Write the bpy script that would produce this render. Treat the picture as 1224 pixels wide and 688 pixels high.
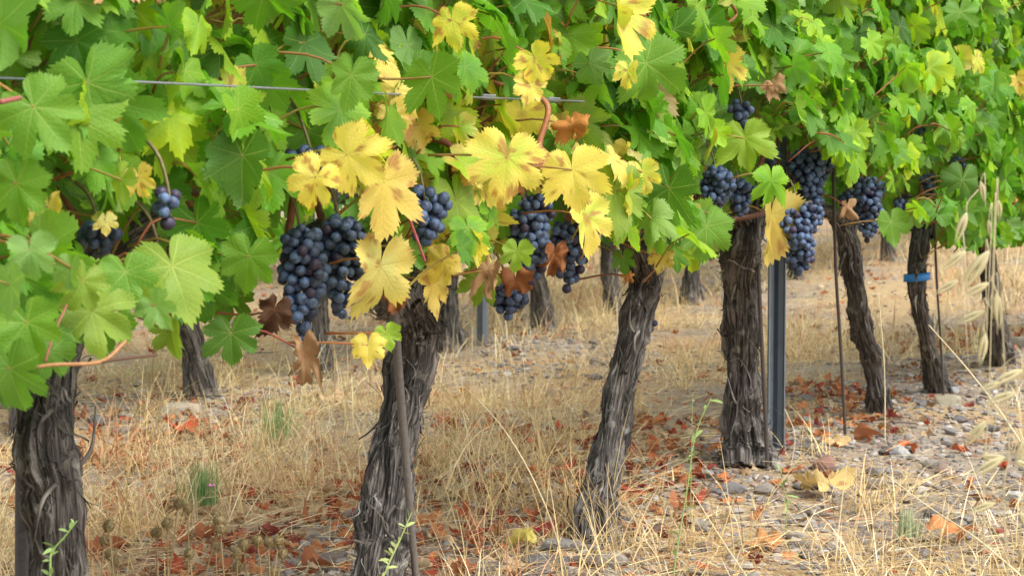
import bpy, math
import numpy as np
from mathutils import Vector
for o in list(bpy.data.objects): bpy.data.objects.remove(o)
S = bpy.context.scene
COL = S.collection
R_ = np.random.default_rng(11)

# ------------------------------------------------------------------ camera
W0, H0, FPX = 1224, 688, 2800.0
CAMH = 0.69
HY = 135.0                      # horizon row in the photograph
PITCH = math.atan((H0/2-HY)/FPX)
cam = bpy.data.cameras.new('camera'); camo = bpy.data.objects.new('camera', cam); COL.objects.link(camo)
camo.location = (0, 0, CAMH); camo.rotation_euler = (math.pi/2-PITCH, 0, 0)
cam.sensor_width = 36; cam.lens = FPX/W0*36; cam.clip_start = .05; cam.clip_end = 3000
cam.dof.use_dof = True; cam.dof.focus_distance = 3.3; cam.dof.aperture_fstop = 20
S.camera = camo
# ------------------------------------------------------------------ sky, sun, exposure
SUN_EL, SUN_AZ = math.radians(56), math.radians(130)     # azimuth clockwise from +Y
wd = bpy.data.worlds.new('World'); S.world = wd; wd.use_nodes = True
nt = wd.node_tree; nt.nodes.clear()
sk = nt.nodes.new('ShaderNodeTexSky'); sk.sky_type = 'NISHITA'; sk.sun_disc = False
sk.sun_elevation = SUN_EL; sk.sun_rotation = SUN_AZ; sk.dust_density = 4.0; sk.air_density = 1.0
hs = nt.nodes.new('ShaderNodeHueSaturation'); hs.inputs['Saturation'].default_value = .15
bg = nt.nodes.new('ShaderNodeBackground'); bg.inputs['Strength'].default_value = .15
wo = nt.nodes.new('ShaderNodeOutputWorld')
nt.links.new(sk.outputs[0], hs.inputs['Color']); nt.links.new(hs.outputs[0], bg.inputs[0]); nt.links.new(bg.outputs[0], wo.inputs[0])
sl = bpy.data.lights.new('sun', 'SUN'); sl.energy = 1.1; sl.angle = math.radians(45); sl.color = (1, .94, .84)
so = bpy.data.objects.new('sun', sl); COL.objects.link(so)
sdir = Vector((math.sin(SUN_AZ)*math.cos(SUN_EL), math.cos(SUN_AZ)*math.cos(SUN_EL), math.sin(SUN_EL)))
so.rotation_euler = sdir.to_track_quat('Z', 'Y').to_euler(); so.location = (0, 0, 6)
S.view_settings.view_transform = 'Standard'; S.view_settings.look = 'None'
S.view_settings.gamma = 1; S.view_settings.use_curve_mapping = False
S.view_settings.exposure = 1.3
try:
    S.cycles.max_bounces = 8; S.cycles.diffuse_bounces = 4; S.cycles.transmission_bounces = 6
except Exception: pass

# ------------------------------------------------------------------ geometry of the picture -> place
Fv = np.array([0, math.cos(PITCH), -math.sin(PITCH)]); Uv = np.array([0, math.sin(PITCH), math.cos(PITCH)]); Rv = np.array([1., 0, 0])
C0 = np.array([0, 0, CAMH])
def ray(px, py): return Fv + (px-W0/2)/FPX*Rv + (H0/2-py)/FPX*Uv
def ground_at(px, py, z=0.):
    d = ray(px, py); return C0 + d*((z-CAMH)/d[2])
def project(p):
    q = np.asarray(p)-C0; dep = q@Fv
    return W0/2+FPX*(q@Rv)/dep, H0/2-FPX*(q@Uv)/dep, dep
d_ = ray(1900, HY); RD = np.array([d_[0], d_[1], 0]); RD /= np.linalg.norm(RD)     # direction of the rows
RN = np.array([RD[1], -RD[0], 0])                                                  # towards the camera's side
P1 = ground_at(440, 757)
SP = float((P1@Fv + CAMH*math.sin(PITCH)*0)/4.766/(RD@Fv))
def rowpt(i, off=0., z=0., row=0.): return P1 + RD*(i-1)*SP + RN*(off-row) + np.array([0, 0, z])
def on_row(px, py, off=0., row=0.):
    d = ray(px, py); p0 = P1+RN*(off-row); t = ((p0-C0)@RN)/(d@RN); return C0+d*t
def row_i(p): return 1+((np.asarray(p)-P1)@RD)/SP

# ------------------------------------------------------------------ noise
_perm = np.random.default_rng(5).random((64, 64, 64)).astype(np.float32)
def vnoise(p):
    p = np.asarray(p, float); f = np.floor(p); t = p-f; t = t*t*(3-2*t); i = f.astype(int) & 63; j = (i+1) & 63
    x, y, z = t[..., 0], t[..., 1], t[..., 2]
    g = lambda a, b, c: _perm[a, b, c]
    a = g(i[..., 0], i[..., 1], i[..., 2])*(1-x)+g(j[..., 0], i[..., 1], i[..., 2])*x
    b = g(i[..., 0], j[..., 1], i[..., 2])*(1-x)+g(j[..., 0], j[..., 1], i[..., 2])*x
    c = g(i[..., 0], i[..., 1], j[..., 2])*(1-x)+g(j[..., 0], i[..., 1], j[..., 2])*x
    d = g(i[..., 0], j[..., 1], j[..., 2])*(1-x)+g(j[..., 0], j[..., 1], j[..., 2])*x
    return ((a*(1-y)+b*y)*(1-z)+(c*(1-y)+d*y)*z)*2-1
def fbm(p, n=3):
    s = 0; a = 1
    for k in range(n): s = s+a*vnoise(p*2**k+k*7.3); a *= .5
    return s

# ------------------------------------------------------------------ mesh collecting
class MB:
    def __init__(s): s.V = []; s.L = []; s.T = []; s.C = []; s.U = []; s.n = 0
    def add(s, V, faces, col, uv=None):
        """V (n,3); faces list of int arrays (m,k); col (3,) or (n,3); uv per loop in the same order as faces"""
        V = np.asarray(V, float); s.V.append(V)
        tot = 0
        for F in faces:
            F = np.asarray(F)
            if len(F) == 0: continue
            s.L.append((F+s.n).ravel()); s.T.append(np.full(len(F), F.shape[1])); tot += F.size
        c = np.asarray(col, float)
        if c.ndim == 1: c = np.tile(c, (len(V), 1))
        s.C.append(c); s.U.append(np.zeros((tot, 2)) if uv is None else uv); s.n += len(V)
    def mesh(s, name, mat, smooth=True):
        me = bpy.data.meshes.new(name)
        V = np.concatenate(s.V); L = np.concatenate(s.L); T = np.concatenate(s.T)
        me.vertices.add(len(V)); me.vertices.foreach_set('co', V.astype(np.float32).ravel())
        me.loops.add(len(L)); me.loops.foreach_set('vertex_index', L.astype(np.int32))
        me.polygons.add(len(T)); me.polygons.foreach_set('loop_start', np.concatenate([[0], np.cumsum(T)[:-1]]).astype(np.int32))
        me.polygons.foreach_set('loop_total', T.astype(np.int32))
        me.polygons.foreach_set('use_smooth', np.full(len(T), smooth))
        at = me.attributes.new('tint', 'FLOAT_COLOR', 'POINT')
        Cc = np.concatenate(s.C); at.data.foreach_set('color', np.concatenate([Cc, np.ones((len(Cc), 1))], 1).astype(np.float32).ravel())
        uv = me.uv_layers.new(name='uv'); uv.data.foreach_set('uv', np.concatenate(s.U).astype(np.float32).ravel())
        me.update(calc_edges=True); me.validate()
        me.materials.append(mat)
        return me
    def build(s, name, mat, parent=None, smooth=True, origin=None):
        if origin is not None: s.V = [v-np.asarray(origin) for v in s.V]
        me = s.mesh(name, mat, smooth)
        o = bpy.data.objects.new(name, me); COL.objects.link(o)
        if origin is not None: o.location = origin
        if parent is not None:
            o.parent = parent
        return o
def empty(name, loc):
    o = bpy.data.objects.new(name, None); COL.objects.link(o); o.location = [float(v) for v in loc]; o.empty_display_size = .05
    return o
def tag(o, label=None, cat=None, group=None, kind=None):
    if label: o['label'] = label
    if cat: o['category'] = cat
    if group: o['group'] = group
    if kind: o['kind'] = kind
    return o

# ------------------------------------------------------------------ sweeps
def catmull(P, n):
    P = np.asarray(P, float); m = len(P)
    Q = np.vstack([2*P[0]-P[1], P, 2*P[-1]-P[-2]])
    t = np.linspace(0, m-1-1e-9, n); k = t.astype(int); u = (t-k)[:, None]
    a, b, c, d = Q[k], Q[k+1], Q[k+2], Q[k+3]
    return .5*((2*b)+(-a+c)*u+(2*a-5*b+4*c-d)*u*u+(-a+3*b-3*c+d)*u**3)
def frames(P):
    T = np.gradient(P, axis=0); T /= np.linalg.norm(T, axis=1)[:, None]+1e-12
    N = np.zeros_like(T); r = np.array([0.13, 1, .07]) if abs(T[0, 1]) < .8 else np.array([1, .1, .1])
    for k in range(len(T)):
        r = r-T[k]*(r@T[k]); r = r/(np.linalg.norm(r)+1e-12); N[k] = r
    return T, N, np.cross(T, N)
def quads_tube(n, m):
    k = np.arange(n-1)[:, None]*m; j = np.arange(m)[None]
    return np.stack([k+j, k+(j+1) % m, k+m+(j+1) % m, k+m+j], -1).reshape(-1, 4)
def tube(mb, pts, rad, sides=6, n=None, col=(.2, .1, .05), caps=True):
    pts = np.asarray(pts, float)
    n = n or max(2, (len(pts)-1)*3+1)
    P = catmull(pts, n) if len(pts) > 2 else np.linspace(pts[0], pts[1], n)
    rad = np.interp(np.linspace(0, 1, n), np.linspace(0, 1, len(np.atleast_1d(rad))), np.atleast_1d(rad))
    T, N, B = frames(P); a = np.arange(sides)/sides*2*np.pi
    V = P[:, None]+rad[:, None, None]*(np.cos(a)[None, :, None]*N[:, None]+np.sin(a)[None, :, None]*B[:, None])
    F = [quads_tube(n, sides)]
    if caps: F += [np.arange(sides)[::-1][None], (np.arange(sides)+(n-1)*sides)[None]]
    mb.add(V.reshape(-1, 3), F, col)
def ribbon(mb, P, wdir, w, col):
    """thin strip along P (n,3), half-width vector per point"""
    n = len(P); w = np.asarray(w)[:, None]*wdir
    V = np.stack([P-w, P+w], 1).reshape(-1, 3); k = np.arange(n-1)*2
    mb.add(V, [np.stack([k, k+1, k+3, k+2], 1)], col)

def bark_trunk(mb, pts, rad, seed, sides=84, rings=230, shreds=70, twist=.6, rough=1., col=(.5, .5, .5)):
    P = catmull(pts, rings); tt = np.linspace(0, 1, rings)
    r0 = np.interp(tt, np.linspace(0, 1, len(rad)), rad)
    r0 = np.convolve(np.pad(r0, 6, 'edge'), np.ones(13)/13, 'valid')
    P[0, :] = P[0]; T, N, B = frames(P)
    L = np.concatenate([[0], np.cumsum(np.linalg.norm(np.diff(P, axis=0), axis=1))])
    a = np.arange(sides)/sides*2*np.pi
    A, Lg = np.meshgrid(a, L); rg = r0[:, None]
    A2 = A+twist*Lg*4+.16*vnoise(np.stack([np.cos(A)*1.3+seed, np.sin(A)*1.3, Lg*9], -1))
    def cyl(k, kz, o=0): return np.stack([np.cos(A2)*k+seed*3.7+o, np.sin(A2)*k, Lg*kz+seed], -1)
    big = fbm(cyl(1.1, 9), 2)
    rid = (np.abs(vnoise(cyl(4.2, 8, 11)))*-1+.3)*(.6+.8*np.abs(vnoise(cyl(1, 10, 41))))
    fine = -np.abs(vnoise(cyl(11, 15, 3)))+.3; vf = vnoise(cyl(24, 30, 5))
    knots = np.zeros_like(A)
    rk = np.random.default_rng(int(abs(seed)*37)+9)
    for q in range(9):
        ka, kl, kr = rk.uniform(0, 6.28), rk.uniform(.12, .95)*L[-1], rk.uniform(.012, .022)
        da = (A-ka+np.pi) % (2*np.pi)-np.pi; d2 = (da*rg/kr)**2+((Lg-kl)/kr)**2; knots += rk.uniform(.15, .4)*np.exp(-d2)*(1-1.2*np.exp(-d2*7))
    flake = vnoise(cyl(4.5, 28, 21)); flake = np.clip(flake*3, -.3, 1)*.09
    lump = vnoise(cyl(.8, 17, 31))
    disp = rough*(.26*big+.20*rid+.17*fine+.09*vf+.16*lump+1.3*flake)+knots
    rr = rg*(1+disp)
    V = P[:, None]+rr[..., None]*(np.cos(A)[..., None]*N[:, None]+np.sin(A)[..., None]*B[:, None])
    shade = 1+.0*fine
    uvg = np.stack([A2/(2*np.pi), Lg], -1)
    F = quads_tube(rings, sides)
    # loop uvs (unwrap the seam)
    ii = np.arange(rings-1)[:, None]; jj = np.arange(sides)[None]
    ua = A2/(2*np.pi)
    def g(i, j):
        wrap = (j >= sides); u = ua[i, j % sides]+np.where(wrap, 1., 0); return np.stack([u, np.broadcast_to(Lg[i, j % sides], u.shape)], -1)
    uv = np.stack([g(ii, jj), g(ii, jj+1), g(ii+1, jj+1), g(ii+1, jj)], 2).reshape(-1, 2)
    cap = (np.arange(sides)+(rings-1)*sides)[None]
    uv = np.concatenate([uv, np.zeros((sides, 2))])
    c = np.broadcast_to(np.asarray(col), (rings*sides, 3))*shade.reshape(-1, 1)
    mb.add(V.reshape(-1, 3), [F, cap], c, uv)
    rs = np.random.default_rng(int(abs(seed)*100)+3)
    for k in range(shreds):
        i0 = rs.integers(3, rings-12); ln = int(rs.uniform(.03, .14)*rings*.55/max(L[-1], .2)*.5)+6; i1 = min(rings-2, i0+ln)
        idx = np.linspace(i0, i1, 9).round().astype(int)
        an = rs.uniform(0, 6.28)+rs.normal(0, .5)*np.linspace(0, 1, 9)**2+.12*np.sin(np.linspace(0, 1, 9)*rs.uniform(3, 9))
        u = np.linspace(0, 1, 9)
        lift = rs.choice([0, 1])
        u2 = u if lift else 1-u
        out = .09+rs.uniform(.0, .10)+(rs.uniform(.1, .75)*u2**3)*rs.choice([.3, 1, 1.])
        dirv = np.cos(an)[:, None]*N[idx]+np.sin(an)[:, None]*B[idx]
        sub = rr[idx, ((an % 6.2832)/6.2832*sides).astype(int) % sides]
        Q = P[idx]+dirv*(sub+r0[idx]*(out-.07))[:, None]
        side = np.cross(dirv, T[idx])+.4*rs.normal(size=3)
        w = rs.uniform(.0005, .0019)*(1-.8*np.abs(u-.4)**1.5)
        ribbon(mb, Q, side/np.linalg.norm(side, axis=1)[:, None], w, np.asarray(col)*rs.uniform(.15, 1.15))
    return P, r0

# ------------------------------------------------------------------ grape leaf
HALF = np.array([(0, 1.04), (6, .94), (14, .84), (22, .77), (27, .70), (30.5, .52), (34, .72), (41, .84), (50, .96), (58, .85), (68, .78), (75, .69), (79, .54), (83, .67), (92, .73), (103, .80), (116, .69), (132, .67), (146, .64), (158, .57), (168, .44), (174, .24), (178, .06)], float)
VEINS = np.radians([-152, -103, -50, 0, 50, 103, 152])
def leaf_template(seed, nA=116, rings=(.3, .66, 1.)):
    rs = np.random.default_rng(seed)
    nd = rs.uniform(-.4, 1.25, 2); base_open = rs.uniform(0, 1)
    lob = {50: rs.uniform(.86, 1.06), 103: rs.uniform(.85, 1.1)}
    def rad(sgn, deg, jit):
        a, r = HALF[:, 0], HALF[:, 1].copy()
        env = np.interp(a, [0, 50, 103, 150, 180], [1, .93, .78, .6, .5])
        notch = np.exp(-((a-30.5)/5)**2)*nd[0]+np.exp(-((a-79)/5)**2)*nd[1]; r = r-notch*.16
        r *= np.interp(a, [0, 30, 50, 78, 103, 180], [1, 1, jit[0], 1, jit[1], 1])
        return np.interp(deg, a, r)
    deg = np.linspace(-179, 179, nA)+rs.normal(0, 60/nA, nA)
    j1 = rs.uniform(.85, 1.08, 2); j2 = rs.uniform(.85, 1.08, 2)
    smooth = np.where(deg >= 0, rad(1, np.abs(deg), j1), rad(-1, np.abs(deg), j2))
    tooth = np.where(np.arange(nA) % 2 == 0, 1, -1)*rs.uniform(.02, .075, nA)*np.clip((175-np.abs(deg))/20, 0, 1)
    tooth += .03*np.where((np.arange(nA)//2) % 3 == 0, 1, -.4)
    smooth = np.clip(smooth, .05, None)
    th = np.radians(deg)
    X = [np.zeros(1)]; Y = [np.zeros(1)]
    for k, f in enumerate(rings):
        rr = smooth*f*(1+tooth*(1 if k == len(rings)-1 else .0))
        X.append(rr*np.sin(th)); Y.append(rr*np.cos(th))
    X = np.concatenate(X); Y = np.concatenate(Y)
    j = np.arange(nA-1)
    tri = np.stack([0*j, 1+j, 2+j], 1)[:, ::-1]
    q = []
    for k in range(len(rings)-1):
        a = 1+k*nA; b = a+nA
        q.append(np.stack([a+j, a+j+1, b+j+1, b+j], 1))
    q = np.concatenate(q)
    mid = (th[:-1]+th[1:])/2
    vi = np.abs(mid[:, None]-VEINS[None]).argmin(1); va = VEINS[vi]
    def st(F, vv):
        x, y = X[F], Y[F]; c, s = np.cos(vv)[:, None], np.sin(vv)[:, None]
        return np.stack([x*s+y*c, x*c-y*s], -1).reshape(-1, 2)
    uv = np.concatenate([st(tri, va), st(q, np.tile(va, len(rings)-1))])
    edge = np.concatenate([[0.]]+[np.full(nA, f) for f in rings])
    return dict(X=X, Y=Y, F=[tri, q], uv=uv, edge=edge, th=np.concatenate([[0.], np.tile(th, len(rings))]))
HI = [leaf_template(s) for s in range(14)]
XHI = [leaf_template(100+s, 144, (.14, .28, .42, .56, .7, .85, 1.)) for s in range(10)]
LO = [leaf_template(50+s, 52, (.5, 1.)) for s in range(8)]

def bend(c, z, k, off=0.):
    """roll the sheet along coordinate c with curvature k"""
    k = np.where(np.abs(k) < 1e-4, 1e-4, k); a = k*c
    return np.sin(a)/k-z*np.sin(a), z*np.cos(a)+(1-np.cos(a))/k
def add_leaf(mb, tp, base, tip, nrm, size, col, rs, curl=1., edgecol=None, spots=0.):
    Y_ = np.asarray(tip, float); Z_ = np.asarray(nrm, float); Y_ /= np.linalg.norm(Y_)
    Z_ = Z_-Y_*(Z_@Y_); Z_ /= np.linalg.norm(Z_)+1e-9; X_ = np.cross(Y_, Z_)
    x, y, th = tp['X'].copy(), tp['Y'].copy(), tp['th']; r2 = x*x+y*y
    x *= rs.uniform(.9, 1.12)
    z = rs.uniform(.0, .30)*curl*np.abs(x)                                    # fold at the midrib
    z += rs.uniform(.03, .12)*curl*np.sin(rs.choice([2, 3, 5])*th+rs.uniform(0, 6.3))*r2
    z += .05*curl*np.sin(7*th+rs.uniform(0, 6))*r2
    q = np.stack([x*2.6+rs.uniform(0, 50), y*2.6, 0*x+rs.uniform(0, 50)], -1)
    rr = np.sqrt(r2)
    if curl > 2: z += .30*vnoise(q*1.7+4)*rr; x = x*rs.uniform(.7, .95)
    z += (.13+.1*(curl-1))*curl*vnoise(q)*r2/(rr+.15)
    z -= .05*np.cos(th*7.06)*r2*np.exp(-r2*2)
    y, z = bend(y, z, -rs.uniform(-.15, .75)*curl)
    x, z = bend(x, z, rs.normal(-.15, .45)*curl)
    V = np.asarray(base)+size*(x[:, None]*X_+y[:, None]*Y_+z[:, None]*Z_)
    c = np.tile(np.asarray(col, float), (len(x), 1))
    if edgecol is not None:
        m = np.clip((tp['edge']-.30)*1.5+.7*vnoise(q*1.3+9), 0, 1)[:, None]; c = c*(1-m)+np.asarray(edgecol)*m
    if spots > 0:
        m = np.clip(vnoise(q*2.6+3)*7-3.6+spots*4, 0, 1)[:, None]*.8; c = c*(1-m)+np.array([.32, .15, .05])*m
    mb.add(V, tp['F'], c, tp['uv'])

# ------------------------------------------------------------------ node helpers
def new_mat(name):
    m = bpy.data.materials.new(name); m.use_nodes = True; m.node_tree.nodes.clear(); return m, m.node_tree
class NT:
    def __init__(s, t): s.t = t
    def n(s, ty, **kw):
        nd = s.t.nodes.new(ty)
        for k, v in kw.items():
            if k.startswith('i_'):
                key = k[2:]; key = int(key) if key.isdigit() else key.replace('_', ' ')
                s.set(nd.inputs[key], v)
            else: setattr(nd, k, v)
        return nd
    def set(s, inp, v):
        if isinstance(v, bpy.types.NodeSocket): s.t.links.new(v, inp)
        else: inp.default_value = v
    def math(s, op, a, b=0., c=None):
        nd = s.t.nodes.new('ShaderNodeMath'); nd.operation = op; s.set(nd.inputs[0], a); s.set(nd.inputs[1], b)
        if c is not None: s.set(nd.inputs[2], c)
        return nd.outputs[0]
    def rng(s, v, a, b, c=0., d=1., sm=True):
        nd = s.t.nodes.new('ShaderNodeMapRange'); nd.interpolation_type = 'SMOOTHSTEP' if sm else 'LINEAR'
        for k, x in zip(range(5), (v, a, b, c, d)): s.set(nd.inputs[k], x)
        return nd.outputs[0]
    def mix(s, f, a, b, blend='MIX'):
        nd = s.t.nodes.new('ShaderNodeMix'); nd.data_type = 'RGBA'; nd.blend_type = blend
        s.set(nd.inputs[0], f); s.set(nd.inputs[6], a); s.set(nd.inputs[7], b); return nd.outputs[2]
    def noise(s, vec, scale, detail=2, rough=.5, out=0):
        nd = s.t.nodes.new('ShaderNodeTexNoise'); s.set(nd.inputs['Scale'], scale); nd.inputs['Detail'].default_value = detail
        nd.inputs['Roughness'].default_value = rough
        if vec is not None: s.set(nd.inputs['Vector'], vec)
        return nd.outputs[out]
    def bump(s, h, strength, dist):
        nd = s.t.nodes.new('ShaderNodeBump'); s.set(nd.inputs['Height'], h); nd.inputs['Strength'].default_value = strength
        nd.inputs['Distance'].default_value = dist; return nd.outputs[0]
def out(t, sh): o = t.n('ShaderNodeOutputMaterial'); t.t.links.new(sh, o.inputs[0])

def leaf_material(name, trans=.35, veins=True, rough=.52, spec=.28, dry=False):
    m, tr = new_mat(name); t = NT(tr)
    col = t.n('ShaderNodeAttribute', attribute_name='tint').outputs['Color']
    pos = t.n('ShaderNodeTexCoord').outputs['Object']
    back = t.n('ShaderNodeNewGeometry').outputs['Backfacing']
    n1 = t.noise(pos, 38, 2)
    col = t.mix(t.rng(n1, .3, .7, 0, .45, False), col, t.mix(1., col, (1.35, 1.12, .8, 1) if not dry else (.6, .55, .5, 1), 'MULTIPLY'))
    n2 = t.noise(pos, 600, 2)
    col = t.mix(t.rng(n2, .55, .75, 0, .22), col, t.mix(1., col, (.55, .6, .5, 1), 'MULTIPLY'))
    h = n1
    if veins:
        uv = t.n('ShaderNodeUVMap', uv_map='uv').outputs[0]
        sx = t.n('ShaderNodeSeparateXYZ', i_0=uv); s_, tt = sx.outputs[0], t.math('ABSOLUTE', sx.outputs[1])
        wid = t.rng(s_, 0, 1, .015, .005, False)
        main = t.rng(t.math('DIVIDE', tt, wid), .5, 1.5, 1, 0)
        ph = t.math('FRACT', t.math('ADD', t.math('MULTIPLY', t.math('SUBTRACT', s_, t.math('MULTIPLY', tt, 1.05)), 7.5), t.math('MULTIPLY', t.noise(pos, 60, 1), 1.0)))
        dd = t.math('ABSOLUTE', t.math('SUBTRACT', ph, .5))
        sec = t.rng(dd, .03, .10, .5, 0)
        vm = t.math('MULTIPLY', t.rng(t.noise(pos, 25, 1), .3, .7, .35, 1.), t.math('MAXIMUM', main, t.math('MULTIPLY', sec, t.rng(tt, 0.0, .35, .6, .15, False))))
        vc = t.mix(.6, t.mix(1., col, (1.7, 1.45, 1.3, 1), 'MULTIPLY'), (.34, .40, .12, 1) if not dry else (.25, .12, .05, 1))
        col = t.mix(t.math('MULTIPLY', vm, .62), col, vc)
        cell = t.n('ShaderNodeTexVoronoi', feature='DISTANCE_TO_EDGE', i_Scale=240., i_Vector=pos).outputs[0]
        h = t.math('ADD', t.math('MULTIPLY', dd, .9), t.math('SUBTRACT', t.math('MULTIPLY', t.rng(cell, 0, .3), .5), t.math('MULTIPLY', main, 1.2)))
    colb = t.mix(.5, t.mix(1., col, (1.15, 1.15, 1.3, 1), 'MULTIPLY'), (.20, .28, .11, 1)) if not dry else col
    colf = t.mix(back, col, colb)
    nb = t.bump(h, .22, .0015)
    p = t.n('ShaderNodeBsdfPrincipled', i_Base_Color=colf, i_Roughness=t.rng(n1, .3, .7, rough-.06, rough+.10, False), i_Normal=nb)
    p.inputs['Specular IOR Level'].default_value = spec
    tl = t.n('ShaderNodeBsdfTranslucent', i_Color=t.mix(1., col, (1.7, 1.9, .8, 1) if not dry else (1.2, 1.1, 1, 1), 'MULTIPLY'), i_Normal=nb)
    mx = t.n('ShaderNodeMixShader', i_0=trans); tr.links.new(p.outputs[0], mx.inputs[1]); tr.links.new(tl.outputs[0], mx.inputs[2])
    out(t, mx.outputs[0]); return m
M_leaf = leaf_material('vine_leaf')
M_leaf_far = leaf_material('vine_leaf_far', veins=False)
M_dry = leaf_material('dry_leaf', trans=.18, rough=.7, spec=.2, dry=True)

def simple_attr_mat(name, rough=.8, trans=0., spec=.3, noise=120, bumpd=.0, amt=.35, metallic=0.):
    m, tr = new_mat(name); t = NT(tr)
    col = t.n('ShaderNodeAttribute', attribute_name='tint').outputs['Color']
    pos = t.n('ShaderNodeTexCoord').outputs['Object']
    nz = t.noise(pos, noise, 3)
    col = t.mix(t.rng(nz, .35, .7, 0, amt, False), col, t.mix(1., col, (.5, .48, .45, 1), 'MULTIPLY'))
    p = t.n('ShaderNodeBsdfPrincipled', i_Base_Color=col, i_Roughness=rough, i_Metallic=metallic)
    p.inputs['Specular IOR Level'].default_value = spec
    if bumpd: tr.links.new(t.bump(nz, .7, bumpd), p.inputs['Normal'])
    sh = p.outputs[0]
    if trans:
        tl = t.n('ShaderNodeBsdfTranslucent', i_Color=col); mx = t.n('ShaderNodeMixShader', i_0=trans)
        tr.links.new(sh, mx.inputs[1]); tr.links.new(tl.outputs[0], mx.inputs[2]); sh = mx.outputs[0]
    out(t, sh); return m
M_straw = simple_attr_mat('straw', .6, .2, .4, 60, 0, .3)
M_stone = simple_attr_mat('stone', .85, 0, .3, 90, .004, .55)
M_cane = simple_attr_mat('cane', .55, 0, .4, 160, .001, .5)
M_steel = simple_attr_mat('galvanised_steel', .45, 0, .5, 40, .0, .3, .55)
M_rod = simple_attr_mat('rod', .6, 0, .4, 150, .0008, .5)
M_plastic = simple_attr_mat('plastic', .35, 0, .5, 200, 0, .1)

def bark_material():
    m, tr = new_mat('bark'); t = NT(tr)
    tint = t.n('ShaderNodeAttribute', attribute_name='tint').outputs['Color']
    uv = t.n('ShaderNodeUVMap', uv_map='uv').outputs[0]; pos = t.n('ShaderNodeTexCoord').outputs['Object']
    mp = t.n('ShaderNodeMapping', i_Vector=uv); mp.inputs['Scale'].default_value = (34, 9, 1)
    wob = t.noise(pos, 14, 2, out=1)
    v = t.n('ShaderNodeVectorMath', operation='ADD'); tr.links.new(mp.outputs[0], v.inputs[0]); tr.links.new(wob, v.inputs[1])
    f1 = t.noise(v.outputs[0], 1.0, 5, .65); 
    mp2 = t.n('ShaderNodeMapping', i_Vector=uv); mp2.inputs['Scale'].default_value = (110, 16, 1)
    f2 = t.noise(mp2.outputs[0], 1.0, 4, .6)
    big = t.noise(pos, 9, 3)
    cr = t.n('ShaderNodeValToRGB', i_Fac=f1); e = cr.color_ramp.elements
    e[0].position = .36; e[0].color = (.020, .016, .014, 1); e[1].position = .70; e[1].color = (.36, .33, .30, 1)
    k = cr.color_ramp.elements.new(.5); k.color = (.10, .09, .083, 1)
    c = t.mix(t.rng(f2, .50, .68, 0, .5), cr.outputs[0], (.34, .31, .29, 1))
    c = t.mix(t.rng(f2, .48, .34, 0, .85), c, (.025, .019, .016, 1))
    c = t.mix(t.rng(big, .42, .62, 0, .6), c, t.mix(1., c, (.5, .47, .44, 1), 'MULTIPLY'))
    c = t.mix(t.rng(t.noise(pos, 26, 4, .7), .54, .66, 0, .55), c, (.36, .345, .31, 1))
    c = t.mix(1., c, t.mix(1., tint, (2.1, 2.08, 2.05, 1), 'MULTIPLY'), 'MULTIPLY')
    h = t.math('ADD', t.math('MULTIPLY', f1, .8), f2)
    p = t.n('ShaderNodeBsdfPrincipled', i_Base_Color=c, i_Roughness=.85, i_Normal=t.bump(h, 1., .008)); p.inputs['Specular IOR Level'].default_value = .25
    out(t, p.outputs[0]); return m
M_bark = bark_material()

def grape_material():
    m, tr = new_mat('grape_skin'); t = NT(tr)
    tint = t.n('ShaderNodeAttribute', attribute_name='tint').outputs['Color']
    pos = t.n('ShaderNodeTexCoord').outputs['Object']
    n1 = t.noise(pos, 110, 4, .7); n2 = t.noise(pos, 480, 2)
    bl = t.math('MULTIPLY', t.rng(n1, .36, .60, .22, 1), t.rng(n2, .3, .6, .75, 1))
    dark = t.mix(.5, (.010, .009, .022, 1), (.02, .012, .03, 1))
    c = t.mix(t.math('MULTIPLY', bl, .9), dark, tint)
    p = t.n('ShaderNodeBsdfPrincipled', i_Base_Color=c, i_Roughness=t.rng(bl, 0, 1, .38, .62)); p.inputs['Specular IOR Level'].default_value = .4
    out(t, p.outputs[0]); return m
M_grape = grape_material()

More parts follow.
